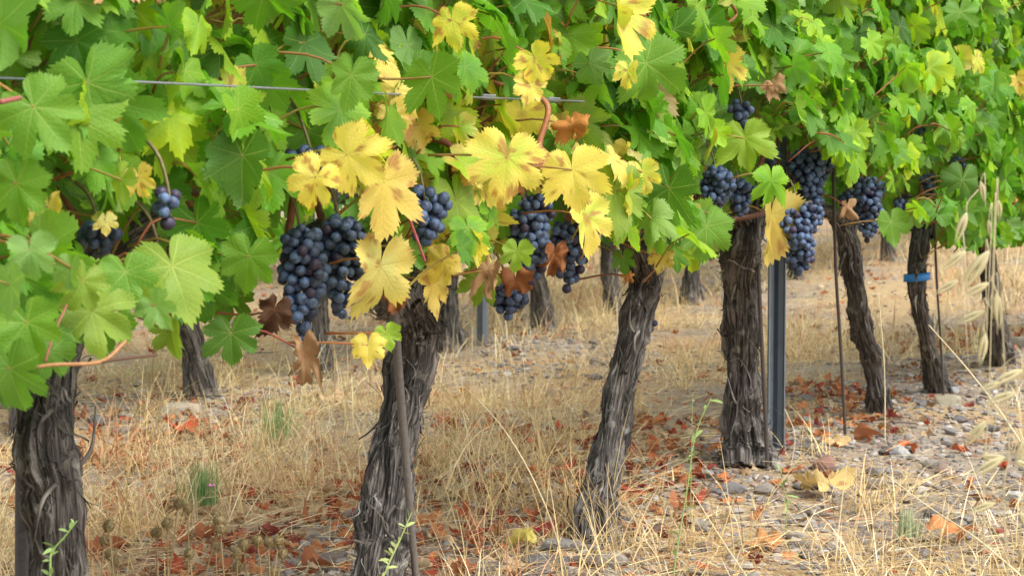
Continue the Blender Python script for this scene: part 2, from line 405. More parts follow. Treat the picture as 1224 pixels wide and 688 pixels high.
# ------------------------------------------------------------------ ground
GB = np.random.default_rng(3)
def row_off(p):                                       # signed distance from the first row, negative = beyond it
    return (np.asarray(p)-P1)@RN
def ground_h(x, y):
    p = np.stack([x, y, 0*x], -1)
    off = (p-np.array([P1[0], P1[1], 0]))@RN
    near = np.clip(1-np.hypot(x, y-6)/40, 0, 1)
    h = .018*fbm(p*2.2, 3)*near+.03*vnoise(p*.45)*near
    h = h+.02*np.exp(-(off/.3)**2)*near               # a low berm of stones along the row
    return h-.018
def gh(p): return float(ground_h(np.array([p[0]]), np.array([p[1]]))[0])
def ground():
    ax = np.concatenate([-np.geomspace(1500, 5, 14), np.linspace(-4.4, 6, 210), np.geomspace(7, 1500, 14)])
    ay = np.concatenate([-np.geomspace(1500, 3, 12), np.linspace(-1.5, 16, 340), np.geomspace(17, 1500, 14)])
    X, Y = np.meshgrid(ax, ay); Z = ground_h(X, Y)
    n, m_ = X.shape; i = np.arange(n-1)[:, None]*m_; j = np.arange(m_-1)[None]
    F = np.stack([i+j, i+j+1, i+m_+j+1, i+m_+j], -1).reshape(-1, 4)
    mb = MB(); mb.add(np.stack([X, Y, Z], -1).reshape(-1, 3), [F], (.3, .2, .1))
    m, tr = new_mat('dry_soil'); t = NT(tr)
    pos = t.n('ShaderNodeTexCoord').outputs['Object']
    a = t.noise(pos, 1.6, 3); b = t.noise(pos, 9, 4, .65); c_ = t.noise(pos, 70, 4, .7)
    mp = t.n('ShaderNodeMapping', i_Vector=pos); mp.inputs['Scale'].default_value = (40, 220, 1); mp.inputs['Rotation'].default_value = (0, 0, .8)
    f = t.noise(mp.outputs[0], 1., 3, .6)
    mp = t.n('ShaderNodeMapping', i_Vector=pos); mp.inputs['Scale'].default_value = (220, 45, 1); mp.inputs['Rotation'].default_value = (0, 0, .3)
    f2 = t.noise(mp.outputs[0], 1., 3, .6)
    col = t.mix(t.rng(b, .4, .6), (.20, .17, .14, 1), (.34, .29, .24, 1))
    straw = t.mix(t.rng(t.math('MAXIMUM', f, f2), .5, .68), (.33, .23, .12, 1), (.60, .45, .25, 1))
    col = t.mix(t.rng(a, .38, .58, .15, .9), col, straw)
    vor = t.n('ShaderNodeTexVoronoi', i_Scale=30., i_Vector=pos)
    col = t.mix(t.math('MULTIPLY', t.rng(vor.outputs[0], .25, .32, 1, 0), t.rng(t.noise(pos, 2.3, 3), .47, .62)), col, (.30, .09, .045, 1))
    col = t.mix(t.rng(c_, .5, .7, 0, .6), col, t.mix(1., col, (.4, .36, .33, 1), 'MULTIPLY'))
    p = t.n('ShaderNodeBsdfPrincipled', i_Base_Color=col, i_Roughness=.95, i_Normal=t.bump(t.math('ADD', c_, t.math('MULTIPLY', f, .6)), .9, .012)); p.inputs['Specular IOR Level'].default_value = .15
    out(t, p.outputs[0])
    return tag(mb.build('ground', m), 'dry stony vineyard soil covered with straw under the vines', 'ground', kind='structure')
ground()

def rand_ground(n, wfun, rs, ymax=13, pad=.6):
    """random spots on the ground in and around view, near ones more often; wfun(x,y)->keep probability"""
    outp = []
    while len(outp) < n:
        y = 3.0+(ymax-3.0)*rs.random(4000)**1.25; half = .23*y+pad; x = (rs.random(4000)*2-1)*half
        keep = rs.random(4000) < wfun(x, y)
        outp += list(np.stack([x[keep], y[keep]], 1))
    return np.array(outp[:n])
PA = np.array([ground_at(*q) for q in [(120, 600), (330, 560), (620, 470), (560, 570), (820, 430), (990, 400), (640, 640), (820, 650), (950, 660), (180, 450), (60, 640), (1100, 620), (240, 540), (760, 380), (1180, 650), (440, 480)]])[:, :2]
RP_ = np.array([ground_at(*q) for q in [(215, 520), (150, 545), (275, 590), (560, 515), (600, 520), (560, 580), (790, 505), (760, 590), (700, 575), (1000, 470), (990, 500), (780, 545), (960, 450), (650, 530), (310, 650), (220, 655), (540, 640), (430, 600), (1120, 400), (1150, 390), (180, 480), (820, 520), (600, 545), (950, 500)]])[:, :2]
GR_ = np.array([ground_at(*q) for q in [(950, 600), (1050, 540), (1000, 640), (1130, 500), (1180, 560), (880, 620), (690, 660), (200, 490), (160, 470), (640, 400), (1000, 570), (1140, 640), (1090, 460), (560, 660), (640, 430), (1200, 620), (1210, 440), (300, 470), (700, 400), (900, 590)]])[:, :2]
def field(pts, rad):
    def f(x, y):
        d2 = ((x[:, None]-pts[None, :, 0])/(rad*1.0))**2+((y[:, None]-pts[None, :, 1])/(rad*1.6))**2
        return np.exp(-d2).max(1)
    return f
fG, fR, fS = field(PA, .32), field(RP_, .16), field(GR_, .24)
def grass():
    rs = np.random.default_rng(21); mb = MB()
    cols = 1.08*np.array([(.68, .51, .24), (.56, .41, .21), (.74, .62, .39), (.46, .31, .15), (.62, .54, .30), (.54, .29, .15)])
    def blade(x, y, L, lean, az, w, col, droop):
        n = 5; u = np.linspace(0, 1, n)
        ang = lean+droop*u
        dz = np.cos(ang); dh = np.sin(ang)
        hz = np.concatenate([[0], np.cumsum((dz[1:]+dz[:-1])/2)])*L/(n-1); hh = np.concatenate([[0], np.cumsum((dh[1:]+dh[:-1])/2)])*L/(n-1)
        z0 = gh((x, y)) if False else 0
        P = np.stack([x+hh*np.cos(az), y+hh*np.sin(az), hz], 1)
        a2 = az+np.pi/2+rs.normal(0, .5); wd_ = np.array([np.cos(a2), np.sin(a2), .2])
        return P, wd_, w*(1-.75*u**1.5)
    # tufts of standing dead grass
    tufts = rand_ground(600, lambda x, y: .01+.9*fG(x, y)**2*(1-.9*fS(x, y)), rs)
    allP = []
    for (cx, cy) in tufts:
        nb = rs.integers(14, 44); sz = rs.uniform(.045, .15)*rs.choice([.7, 1, 1.3]); c = cols[rs.choice(6, p=[.28, .22, .2, .1, .12, .08])]
        zz = gh((cx, cy))
        for k in range(nb):
            x, y = cx+rs.normal(0, .028), cy+rs.normal(0, .028)
            P, wd_, w = blade(x, y, sz*rs.uniform(.5, 1.3), abs(rs.normal(0, .85)), rs.uniform(0, 6.3), rs.uniform(.0006, .0013), None, rs.uniform(0, 1.6))
            P[:, 2] += zz-.004; ribbon(mb, P, wd_, w, c*rs.uniform(.75, 1.2))
    far = rand_ground(2400, lambda x, y: np.clip((y-6)/4, 0, 1)*(.4+.6*vnoise(np.stack([x*2, y*1.2, 0*x], 1))), rs, ymax=14, pad=1)
    for (cx, cy) in far:
        zz = gh((cx, cy)); c = cols[rs.integers(6)]
        for k in range(9):
            P, wd_, w = blade(cx+rs.normal(0, .05), cy+rs.normal(0, .05), rs.uniform(.04, .15), abs(rs.normal(0, .6)), rs.uniform(0, 6.3), rs.uniform(.0012, .0022), None, rs.uniform(0, 1.3))
            P[:, 2] += zz-.004; ribbon(mb, P, wd_, w, c*rs.uniform(.65, 1.2))
    # straw lying every way
    pts = rand_ground(30000, lambda x, y: np.clip(.30+.7*fG(x, y)-.38*fS(x, y), 0.05, 1), rs)
    zz = ground_h(pts[:, 0], pts[:, 1])
    for (x, y), z in zip(pts, zz):
        P, wd_, w = blade(x, y, rs.uniform(.02, .12), rs.uniform(1.15, 1.57), rs.uniform(0, 6.3), rs.uniform(.0005, .0013), None, rs.uniform(-.1, .5))
        P[:, 2] = np.maximum(P[:, 2], 0)*.6+z+rs.uniform(.002, .022); ribbon(mb, P, wd_, w, cols[rs.integers(0, 6)]*rs.uniform(.7, 1.25))
    tag(mb.build('dry_grass', M_straw, smooth=False), 'dry golden grass and straw covering the ground between the rows', 'grass', kind='stuff')
grass()

def ico():
    import bmesh
    bm = bmesh.new(); bmesh.ops.create_icosphere(bm, subdivisions=2, radius=1); V = np.array([v.co[:] for v in bm.verts]); F = np.array([[v.index for v in f.verts] for f in bm.faces]); bm.free(); return V, F
ICV, ICF = ico()
def rock(rs, angular=.5):
    V = ICV.copy(); V = V*(1+.25*vnoise(V*1.3+rs.uniform(0, 50))[:, None]+.12*vnoise(V*3+rs.uniform(0, 50))[:, None])
    for k in range(rs.integers(3, 7)):                 # broken faces
        n = rs.normal(size=3); n /= np.linalg.norm(n); d = rs.uniform(.4, .72); e = V@n-d; V = V-np.where(e > 0, e, 0)[:, None]*n*.9
    return V*np.array([1, rs.uniform(.6, .95), rs.uniform(.35, .65)])
STCOL = .85*np.array([(.30, .28, .27), (.22, .21, .215), (.38, .34, .30), (.27, .22, .19), (.45, .42, .38), (.33, .24, .20)])
def gravel():
    rs = np.random.default_rng(33); mb = MB(); rocks = [rock(rs) for _ in range(14)]
    pts = rand_ground(15000, lambda x, y: np.clip(.08+.95*fS(x, y)+.45*np.exp(-(((np.stack([x, y, 0*x], 1)-P1)@RN)/.22)**2), 0, 1), rs)
    zz = ground_h(pts[:, 0], pts[:, 1])
    for (x, y), z in zip(pts, zz):
        s = rs.uniform(.003, .009)*rs.choice([.7, 1, 1.5]); a = rs.uniform(0, 6.3); c, q = np.cos(a), np.sin(a)
        V = rocks[rs.integers(14)]*s; V = np.stack([V[:, 0]*c-V[:, 1]*q, V[:, 0]*q+V[:, 1]*c, V[:, 2]], 1)
        mb.add(V+np.array([x, y, z+s*.2]), [ICF], STCOL[rs.integers(6)]*rs.uniform(.7, 1.15))
    tag(mb.build('gravel', M_stone, smooth=False), 'small grey gravel scattered over the soil under the vines', 'gravel', kind='stuff')
gravel()

def stones():
    rs = np.random.default_rng(44); protos = []
    for k in range(10):
        mb = MB(); mb.add(rock(rs), [ICF], STCOL[k % 6]); protos.append(mb.mesh('stone', M_stone, False))
    def put(me, x, y, s, rot=None, label=None, group=None, sz=.3):
        o = bpy.data.objects.new('stone', me); COL.objects.link(o); o.location = (x, y, gh((x, y))+s*sz); o.scale = (s, s, s)
        o.rotation_euler = (0, 0, rs.uniform(0, 6.3) if rot is None else rot)
        tag(o, label, 'stone', group); return o
    pts = rand_ground(220, lambda x, y: np.clip(.01+1.*fS(x, y), 0, 1), rs, ymax=10, pad=0)
    for x, y in pts:
        put(protos[rs.integers(10)], x, y, rs.uniform(.010, .026), label='loose grey stone lying among the gravel under the vines', group='stones in the gravel')
    heroes = [(215, 481, .058, (.47, .41, .33), 'large pale tan stone behind the vine row at left'),
              (117, 492, .036, (.17, .17, .18), 'dark slate stone on the ground right of the leftmost trunk'),
              (650, 674, .042, (.16, .155, .16), 'dark grey stone at the bottom edge below the leaning trunk'),
              (668, 654, .034, (.30, .29, .28), 'grey angular stone touching the foot of the leaning trunk'),
              (728, 672, .030, (.36, .33, .30), 'light grey stone right of the leaning trunk foot'),
              (985, 566, .038, (.34, .20, .155), 'reddish brown angular stone behind the yellow fallen leaf'),
              (1130, 479, .042, (.44, .40, .30), 'flat pale slab stone beside the blue banded trunk'),
              (1141, 466, .026, (.38, .39, .40), 'bluish white stone at the foot of the blue banded trunk'),
              (1216, 408, .050, (.55, .47, .40), 'pinkish white stone at the right edge beside the last trunk'),
              (1075, 540, .026, (.5, .49, .47), 'pale stone half buried in gravel near the fifth trunk'),
              (1210, 596, .034, (.52, .50, .47), 'whitish stone in the dry grass at the right edge'),
              (872, 590, .036, (.25, .24, .24), 'grey stone at the foot of the trunk with the steel post'),
              (575, 389, .034, (.34, .35, .38), 'blue grey stone far off beside the back row post')]
    for px, py, s, c, lab in heroes:
        g = ground_at(px, py); mb = MB(); mb.add(rock(rs), [ICF], c); put(mb.mesh('stone', M_stone, False), g[0], g[1], s, label=lab, sz=.2)
stones()

def fallen():
    rs = np.random.default_rng(55)
    sets = {'red': [(.38, .075, .04), (.42, .12, .05), (.27, .06, .045)], 'orange': [(.46, .20, .08), (.50, .19, .075), (.38, .15, .07)], 'tan': [(.44, .31, .18), (.34, .23, .13), (.50, .39, .25)]}
    lab = {'red': 'crinkled dark red vine leaf lying on the straw', 'orange': 'crumpled orange brown vine leaf lying on the straw', 'tan': 'withered tan vine leaf lying flat on the ground'}
    pro = {k: [] for k in sets}
    for k in sets:
        for q in range(6):
            mb = MB(); add_leaf(mb, LO[rs.integers(8)], (0, 0, 0), (0, 1, 0), (0, 0, 1), 1., sets[k][q % 3], rs, curl=rs.uniform(2.2, 3.6))
            mb.V[0] -= mb.V[0].mean(0); pro[k].append(mb.mesh('fallen_leaf', M_dry))
    pts = rand_ground(280, lambda x, y: np.clip(.015+.95*fR(x, y), 0, 1), rs, ymax=9.5, pad=0)
    for x, y in pts:
        k = rs.choice(['red', 'orange', 'tan'], p=[.34, .38, .28]); s = rs.uniform(.013, .027)
        o = bpy.data.objects.new('fallen_leaf', pro[k][rs.integers(6)]); COL.objects.link(o)
        o.location = (x, y, gh((x, y))+.012); o.scale = (s, s, s); o.rotation_euler = (rs.normal(0, .35), rs.normal(0, .35), rs.uniform(0, 6.3))
        tag(o, lab[k], 'leaf', 'fallen '+k+' leaves under the vines')
    mb = MB(); pts = rand_ground(2400, lambda x, y: np.clip(.06+.9*fR(x, y), 0, 1), rs)
    zz = ground_h(pts[:, 0], pts[:, 1])
    for (x, y), z in zip(pts, zz):
        k = rs.choice(['red', 'orange', 'tan'], p=[.32, .38, .3]); c = np.array(sets[k][rs.integers(3)])*rs.uniform(.7, 1.2)
        a = rs.uniform(0, 6.3); add_leaf(mb, LO[rs.integers(8)], (x, y, z+.008), (np.cos(a), np.sin(a), rs.normal(0, .4)), (rs.normal(0, .4), rs.normal(0, .4), 1), rs.uniform(.007, .019), c, rs, curl=2.8)
    tag(mb.build('leaf_litter', M_dry), 'small scraps of red and brown leaf strewn over the soil', 'leaf litter', kind='stuff')
    heroes = [(985, 589, 60, (.58, .44, .18), 'big pale yellow fallen leaf lying on gravel by the reddish stone'),
              (1004, 534, 26, (.62, .44, .22), 'small cream coloured curled leaf on the gravel behind the yellow one'),
              (1084, 538, 22, (.50, .13, .05), 'bright red brown fallen leaf on gravel beyond the fifth trunk'),
              (1134, 640, 48, (.60, .24, .09), 'orange fallen leaf in the dry grass at lower right'),
              (915, 650, 42, (.50, .24, .10), 'curled brown leaf standing in the grass below the steel post'),
              (608, 676, 46, (.66, .47, .30), 'pale peach fallen leaf at the bottom edge left of the dark stone'),
              (625, 656, 34, (.62, .56, .14), 'lemon yellow fallen leaf at the bottom by the leaning trunk'),
              (687, 670, 36, (.64, .50, .34), 'beige fallen leaf between the two stones at the trunk foot'),
              (660, 640, 36, (.26, .03, .03), 'deep crimson fallen leaf left of the leaning trunk foot'),
              (636, 531, 22, (.55, .06, .03), 'vivid red upright leaf on straw left of the leaning trunk'),
              (205, 670, 40, (.50, .10, .05), 'red fallen leaf among the round seed heads at the bottom'),
              (217, 515, 40, (.52, .09, .04), 'bright red leaf heap piece standing in straw behind the first trunk'),
              (672, 577, 24, (.45, .05, .04), 'red pointed leaf close to the left side of the leaning trunk'),
              (393, 481, 36, (.56, .40, .24), 'dry beige leaf lying in the straw left of the second trunk')]
    for px, py, L, c, lb in heroes:
        g = ground_at(px, py); dep = project(g)[2]; mb = MB()
        add_leaf(mb, XHI[rs.integers(10)], (0, 0, 0), (rs.normal(), .5, .05), (0, -.15, 1), L/FPX*dep*.75, c, rs, curl=1.7, spots=.3)
        v = mb.V[0]; v -= v.mean(0); o = mb.build('fallen_leaf', M_dry, origin=None); o.location = (g[0], g[1], gh(g)-v[:, 2].min()*.8+.004)
        tag(o, lb, 'leaf')
fallen()

def twigs():
    rs = np.random.default_rng(88)
    for (x, y) in rand_ground(46, lambda x, y: np.clip(.1+fS(x, y), 0, 1), rs, ymax=8.5, pad=0):
        a = rs.uniform(0, 6.3); L = rs.uniform(.04, .13); z = gh((x, y)); P = [np.array([x+math.cos(a+b)*q*L, y+math.sin(a+b)*q*L, z+.006+.006*rs.random()]) for q, b in ((0, 0), (.35, .1), (.7, -.1), (1, .05))]
        mb = MB(); c = np.array([.13, .10, .085])*rs.uniform(.6, 1.6); r0 = rs.uniform(.0016, .0036); tube(mb, P, [r0, r0*.8, r0*.5], 6, 14, c)
        if rs.random() < .5: tube(mb, [P[1], P[1]+np.array([math.cos(a+.8)*L*.3, math.sin(a+.8)*L*.3, .006])], [r0*.6, r0*.3], 5, 6, c)
        tag(mb.build('twig', M_rod, origin=P[0]), 'dead grey brown twig lying on the stony ground', 'twig', 'dead twigs on the ground')
twigs()

# ------------------------------------------------------------------ the vines
GREENS = np.array([1.10, 1.20, .80])*np.array([(.090, .215, .018), (.066, .175, .022), (.135, .260, .016), (.046, .130, .020), (.19, .29, .018), (.095, .21, .035), (.15, .28, .028)])
GP = np.array([.24, .2, .18, .12, .08, .1, .08])
YEL = np.array([(.62, .53, .09), (.55, .50, .07), (.66, .55, .14), (.42, .46, .06)])
BRN = np.array([(.42, .22, .10), (.34, .17, .08), (.50, .28, .12)])
PET = np.array([(.30, .14, .06), (.28, .20, .05), (.34, .09, .07)])
# clear zones in the photograph: (px, py, rx, ry, needs leaves to be behind this offset)
BUNCH = []   # filled below: px, top, bottom, width, offset, vine, tint
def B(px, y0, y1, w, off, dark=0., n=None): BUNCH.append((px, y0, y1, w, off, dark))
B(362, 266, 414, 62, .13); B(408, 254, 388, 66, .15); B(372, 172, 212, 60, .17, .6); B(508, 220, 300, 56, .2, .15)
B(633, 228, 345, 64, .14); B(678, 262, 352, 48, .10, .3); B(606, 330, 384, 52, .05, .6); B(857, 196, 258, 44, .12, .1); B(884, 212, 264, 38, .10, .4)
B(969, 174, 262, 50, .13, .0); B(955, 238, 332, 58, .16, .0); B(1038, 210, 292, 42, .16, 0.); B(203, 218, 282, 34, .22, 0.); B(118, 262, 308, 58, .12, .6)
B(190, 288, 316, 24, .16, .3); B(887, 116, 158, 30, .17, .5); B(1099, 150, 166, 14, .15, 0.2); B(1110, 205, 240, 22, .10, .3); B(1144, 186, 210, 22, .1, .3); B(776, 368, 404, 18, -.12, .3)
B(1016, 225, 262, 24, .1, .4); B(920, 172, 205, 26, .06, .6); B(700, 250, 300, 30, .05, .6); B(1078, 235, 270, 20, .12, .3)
ex = [0, 28, 60, 120, 170, 225, 275, 330, 400, 455, 500, 560, 620, 700, 745, 800, 850, 890, 950, 1000, 1045, 1090, 1150, 1190, 1224, 1500]
ey = [500, 430, 372, 408, 408, 385, 385, 262, 235, 262, 300, 330, 300, 300, 305, 330, 318, 262, 262, 258, 262, 278, 305, 298, 296, 270]
CLEARS = [(b[0], (b[1]+b[2])/2, b[3]*.52, (b[2]-b[1])*.48, b[4]-.02) for b in BUNCH if b[5] < .75]
CLEARS += [(225, 100, 60, 7, .2), (350, 105, 46, 6, .2), (595, 117, 32, 7, .2), (660, 120, 36, 10, .2), (648, 158, 12, 34, .2)]
CLEARS += [(905, 340, 60, 62, -1), (765, 330, 25, 30, -.1), (1020, 330, 26, 55, -1)]
def occluded(p, size, off):
    px, py, dep = project(p); s = size*FPX/dep
    for cx, cy, rx, ry, o in CLEARS:
        if off > o and ((px-cx)/(rx+s*.50))**2+((py-cy)/(ry+s*.50))**2 < 1: return True
    return False

def leaf_colour(rs, px, py):
    # share of yellow leaves is high in the middle of the picture, low elsewhere
    w = .55*math.exp(-((px-560)/150)**2-((py-200)/150)**2)+.016
    if px < 220 and py > 100: w += .05
    w *= .52
    r = rs.random()
    if r < w*.75: return YEL[rs.integers(4)]*rs.uniform(.85, 1.1), None, .3
    if r < w*1.7: return GREENS[4]*rs.uniform(1, 1.4), YEL[rs.integers(4)]*.8, .1
    if r < w*1.9+.004: return BRN[rs.integers(3)], None, .3
    c = GREENS[rs.choice(7, p=GP)]*rs.uniform(.8, 1.2)
    return c, (c*np.array([1.7, 1.35, .9]) if rs.random() < .25 else None), 0
def petiole(mb, base, root, rs):
    mid = (base+root)/2+rs.normal(0, .006, 3)+np.array([0, 0, .008])
    tube(mb, [base, mid, root], [.0011, .0017], 5, 6, PET[rs.choice(3)]*rs.uniform(.7, 1.2))

def foliage(i0, seed, n=470):
    rs = np.random.default_rng(seed); mb = MB(); k = 0; tries = 0
    while k < n and tries < 40000:
        tries += 1
        i = i0+rs.uniform(-.5, .5); z = .37+.98*rs.random()**1.12
        lay = rs.random()
        if lay < .50: off = rs.normal(.19, .035); side = 1
        elif lay < .72: off = rs.uniform(-.12, .13); side = 0
        else: off = rs.normal(-.18, .04); side = -1
        if z < .47: off *= .8
        if z > 1.15: off *= .7
        p = rowpt(i, off, z); size = rs.uniform(.029, .058)
        px, py, dep = project(p); s = size*FPX/dep
        lim = np.interp(px, ex, ey)-s*.42
        if side < 0: lim = min(lim, 300+(px < 200)*60)
        if py > lim and -60 < px < 1400: continue
        if side >= 0 and off > -.08 and occluded(p, size, off): continue
        if off < -.08 and occluded(p, size*.3, off): continue
        nrm = (RN*side*rs.uniform(.5, 1.1)+np.array([0, 0, rs.uniform(.1, .9)])+rs.normal(0, .52, 3)) if side else rs.normal(0, 1, 3)+np.array([0, 0, .8])
        tip = np.array([0, 0, -1.])+RN*side*.35+RD*rs.normal(0, .6)+rs.normal(0, .25, 3)
        c, e, sp = leaf_colour(rs, px, py)
        tp = (HI[rs.integers(14)] if side > 0 and i0 < 4.5 else LO[rs.integers(8)])
        base = p-tip/np.linalg.norm(tip)*size*.4
        add_leaf(mb, tp, base, tip, nrm, size, c, rs, curl=rs.uniform(.8, 1.9), edgecol=e, spots=sp)
        if side > 0: petiole(mb, base, base-RN*rs.uniform(.03, .08)+np.array([0, 0, rs.uniform(-.06, .02)])+RD*rs.normal(0, .03), rs)
        k += 1
    return mb

def berry_mesh(nu=14, nv=9):
    th = np.linspace(0, np.pi, nv+1)[1:-1]; ph = np.arange(nu)/nu*2*np.pi
    V = np.concatenate([[[0, 0, 1.]], np.stack([np.sin(th)[:, None]*np.cos(ph), np.sin(th)[:, None]*np.sin(ph), np.cos(th)[:, None]+0*ph], -1).reshape(-1, 3), [[0, 0, -1.]]])
    j = np.arange(nu); j2 = (j+1) % nu; top = np.stack([0*j, 1+j, 1+j2], 1); last = len(V)-1; b0 = 1+(nv-2)*nu
    bot = np.stack([b0+j, 0*j+last, b0+j2], 1)
    q = np.concatenate([np.stack([1+k*nu+j, 1+(k+1)*nu+j, 1+(k+1)*nu+j2, 1+k*nu+j2], 1) for k in range(nv-2)])
    return V, [top, q, bot]
BV, BF = berry_mesh()
def grape_bunch(px, y0, y1, w, off, dark, vine, seed):
    rs = np.random.default_rng(seed)
    top = on_row(px, y0, off); bot = on_row(px, y1, off); L = np.linalg.norm(top-bot); dep = project(top)[2]
    Rm = w/2/FPX*dep; rb = .0071; ax = (bot-top)/L
    A = np.cross(ax, RN); A /= np.linalg.norm(A); Bx = np.cross(ax, A)
    def prof(u): return np.interp(u, [0, .08, .22, .5, .8, 1], [.45, .85, 1., .86, .55, .22])
    pts = []; mb = MB(); arr = np.zeros((0, 3))
    target = max(6, int(3.6*(Rm*Rm*.6*L)/(rb**3*4.19)*.85)); sway = rs.normal(0, .25)
    for t_ in range(14000):
        u = rs.random(); a = rs.uniform(0, 6.3); q = np.sqrt(rs.uniform(.2, 1)) if rs.random() < .8 else rs.random()
        R = max(0., prof(u)*Rm*(1+.18*math.sin(a*2+u*9+seed))-rb*.6)
        p = np.array([R*q*np.cos(a)+sway*Rm*math.sin(u*3), R*q*np.sin(a), rb+u*max(L-2*rb, 1e-3)])
        if len(arr) and ((arr-p)**2).sum(1).min() < (rb*1.6)**2: continue
        arr = np.vstack([arr, p])
        if len(arr) >= target: break
    for p in arr:
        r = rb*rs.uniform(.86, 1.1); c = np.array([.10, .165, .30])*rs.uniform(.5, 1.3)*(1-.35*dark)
        if rs.random() < .1: c = np.array([.05, .04, .08])
        rot = rs.normal(size=(3, 3)); rot, _ = np.linalg.qr(rot)
        V = (BV*rs.uniform(.93, 1.07, 3))@rot.T*r
        mb.add(V+top+A*p[0]+Bx*p[1]+ax*p[2], BF, c)
    o = mb.build('grape_bunch', M_grape, origin=top)
    st = MB(); tube(st, [top+np.array([0, 0, .05])-RN*.04+RD*rs.normal(0, .01), top+np.array([0, 0, .025])-RN*.012, top+ax*L*.3, top+ax*L*.85], [.0022, .0018, .001], 6, 12, (.16, .13, .05))
    s = st.build('bunch_stem', M_cane, origin=top)
    return o, s

def setpar(o, parent):
    """parent keeping the world position (both unrotated and unscaled)"""
    loc = Vector(o.location)
    p = parent; tot = Vector((0, 0, 0))
    while p is not None: tot += Vector(p.location); p = p.parent
    o.parent = parent; o.location = loc-tot

VINES = {}
SPEC = {   # i : (trunk pixel path from the base up, radii px, label)
 -1: None,
 0: ([(66, 925), (66, 780), (66, 690), (66, 600), (57, 545), (58, 480), (66, 420), (72, 370), (70, 330)], [46, 40, 37, 37, 44, 36, 38, 42, 26], 'thick dark grapevine trunk with a knotted bulge at the left edge of the row'),
 1: ([(440, 757), (452, 700), (462, 640), (472, 560), (482, 490), (492, 430), (496, 385), (486, 350), (470, 320)], [52, 46, 37, 34, 29, 32, 34, 34, 20], 'forked grapevine with shaggy bark behind a grey stake, hung with the biggest grape bunches'),
 2: ([(712, 655), (712, 625), (722, 570), (735, 500), (748, 430), (762, 375), (772, 330), (765, 300), (758, 280)], [38, 33, 25, 23, 24, 27, 27, 24, 14], 'grapevine with a trunk leaning right and small green leaf over its head'),
 3: ([(895, 575), (894, 545), (891, 490), (889, 420), (887, 350), (886, 310), (890, 280), (893, 262)], [37, 34, 27, 25, 25, 25, 23, 14], 'grapevine with a straight dark trunk standing against the steel post'),
 4: ([(1052, 512), (1050, 485), (1040, 430), (1028, 380), (1020, 330), (1014, 290), (1010, 268)], [22, 21, 20, 19, 20, 19, 12], 'grapevine with a bent trunk standing beside the thin dark rod'),
 5: ([(1122, 470), (1118, 450), (1106, 400), (1097, 350), (1097, 310), (1102, 280), (1106, 258)], [20, 17, 13, 14, 14, 15, 10], 'grapevine whose trunk carries a blue band'),
 6: ([(1195, 428), (1193, 410), (1189, 370), (1184, 330), (1180, 300), (1178, 280)], [15, 12, 10, 10, 10, 8], 'small slender grapevine, the last trunk to be seen at the right edge'),
 7: None, 8: None}
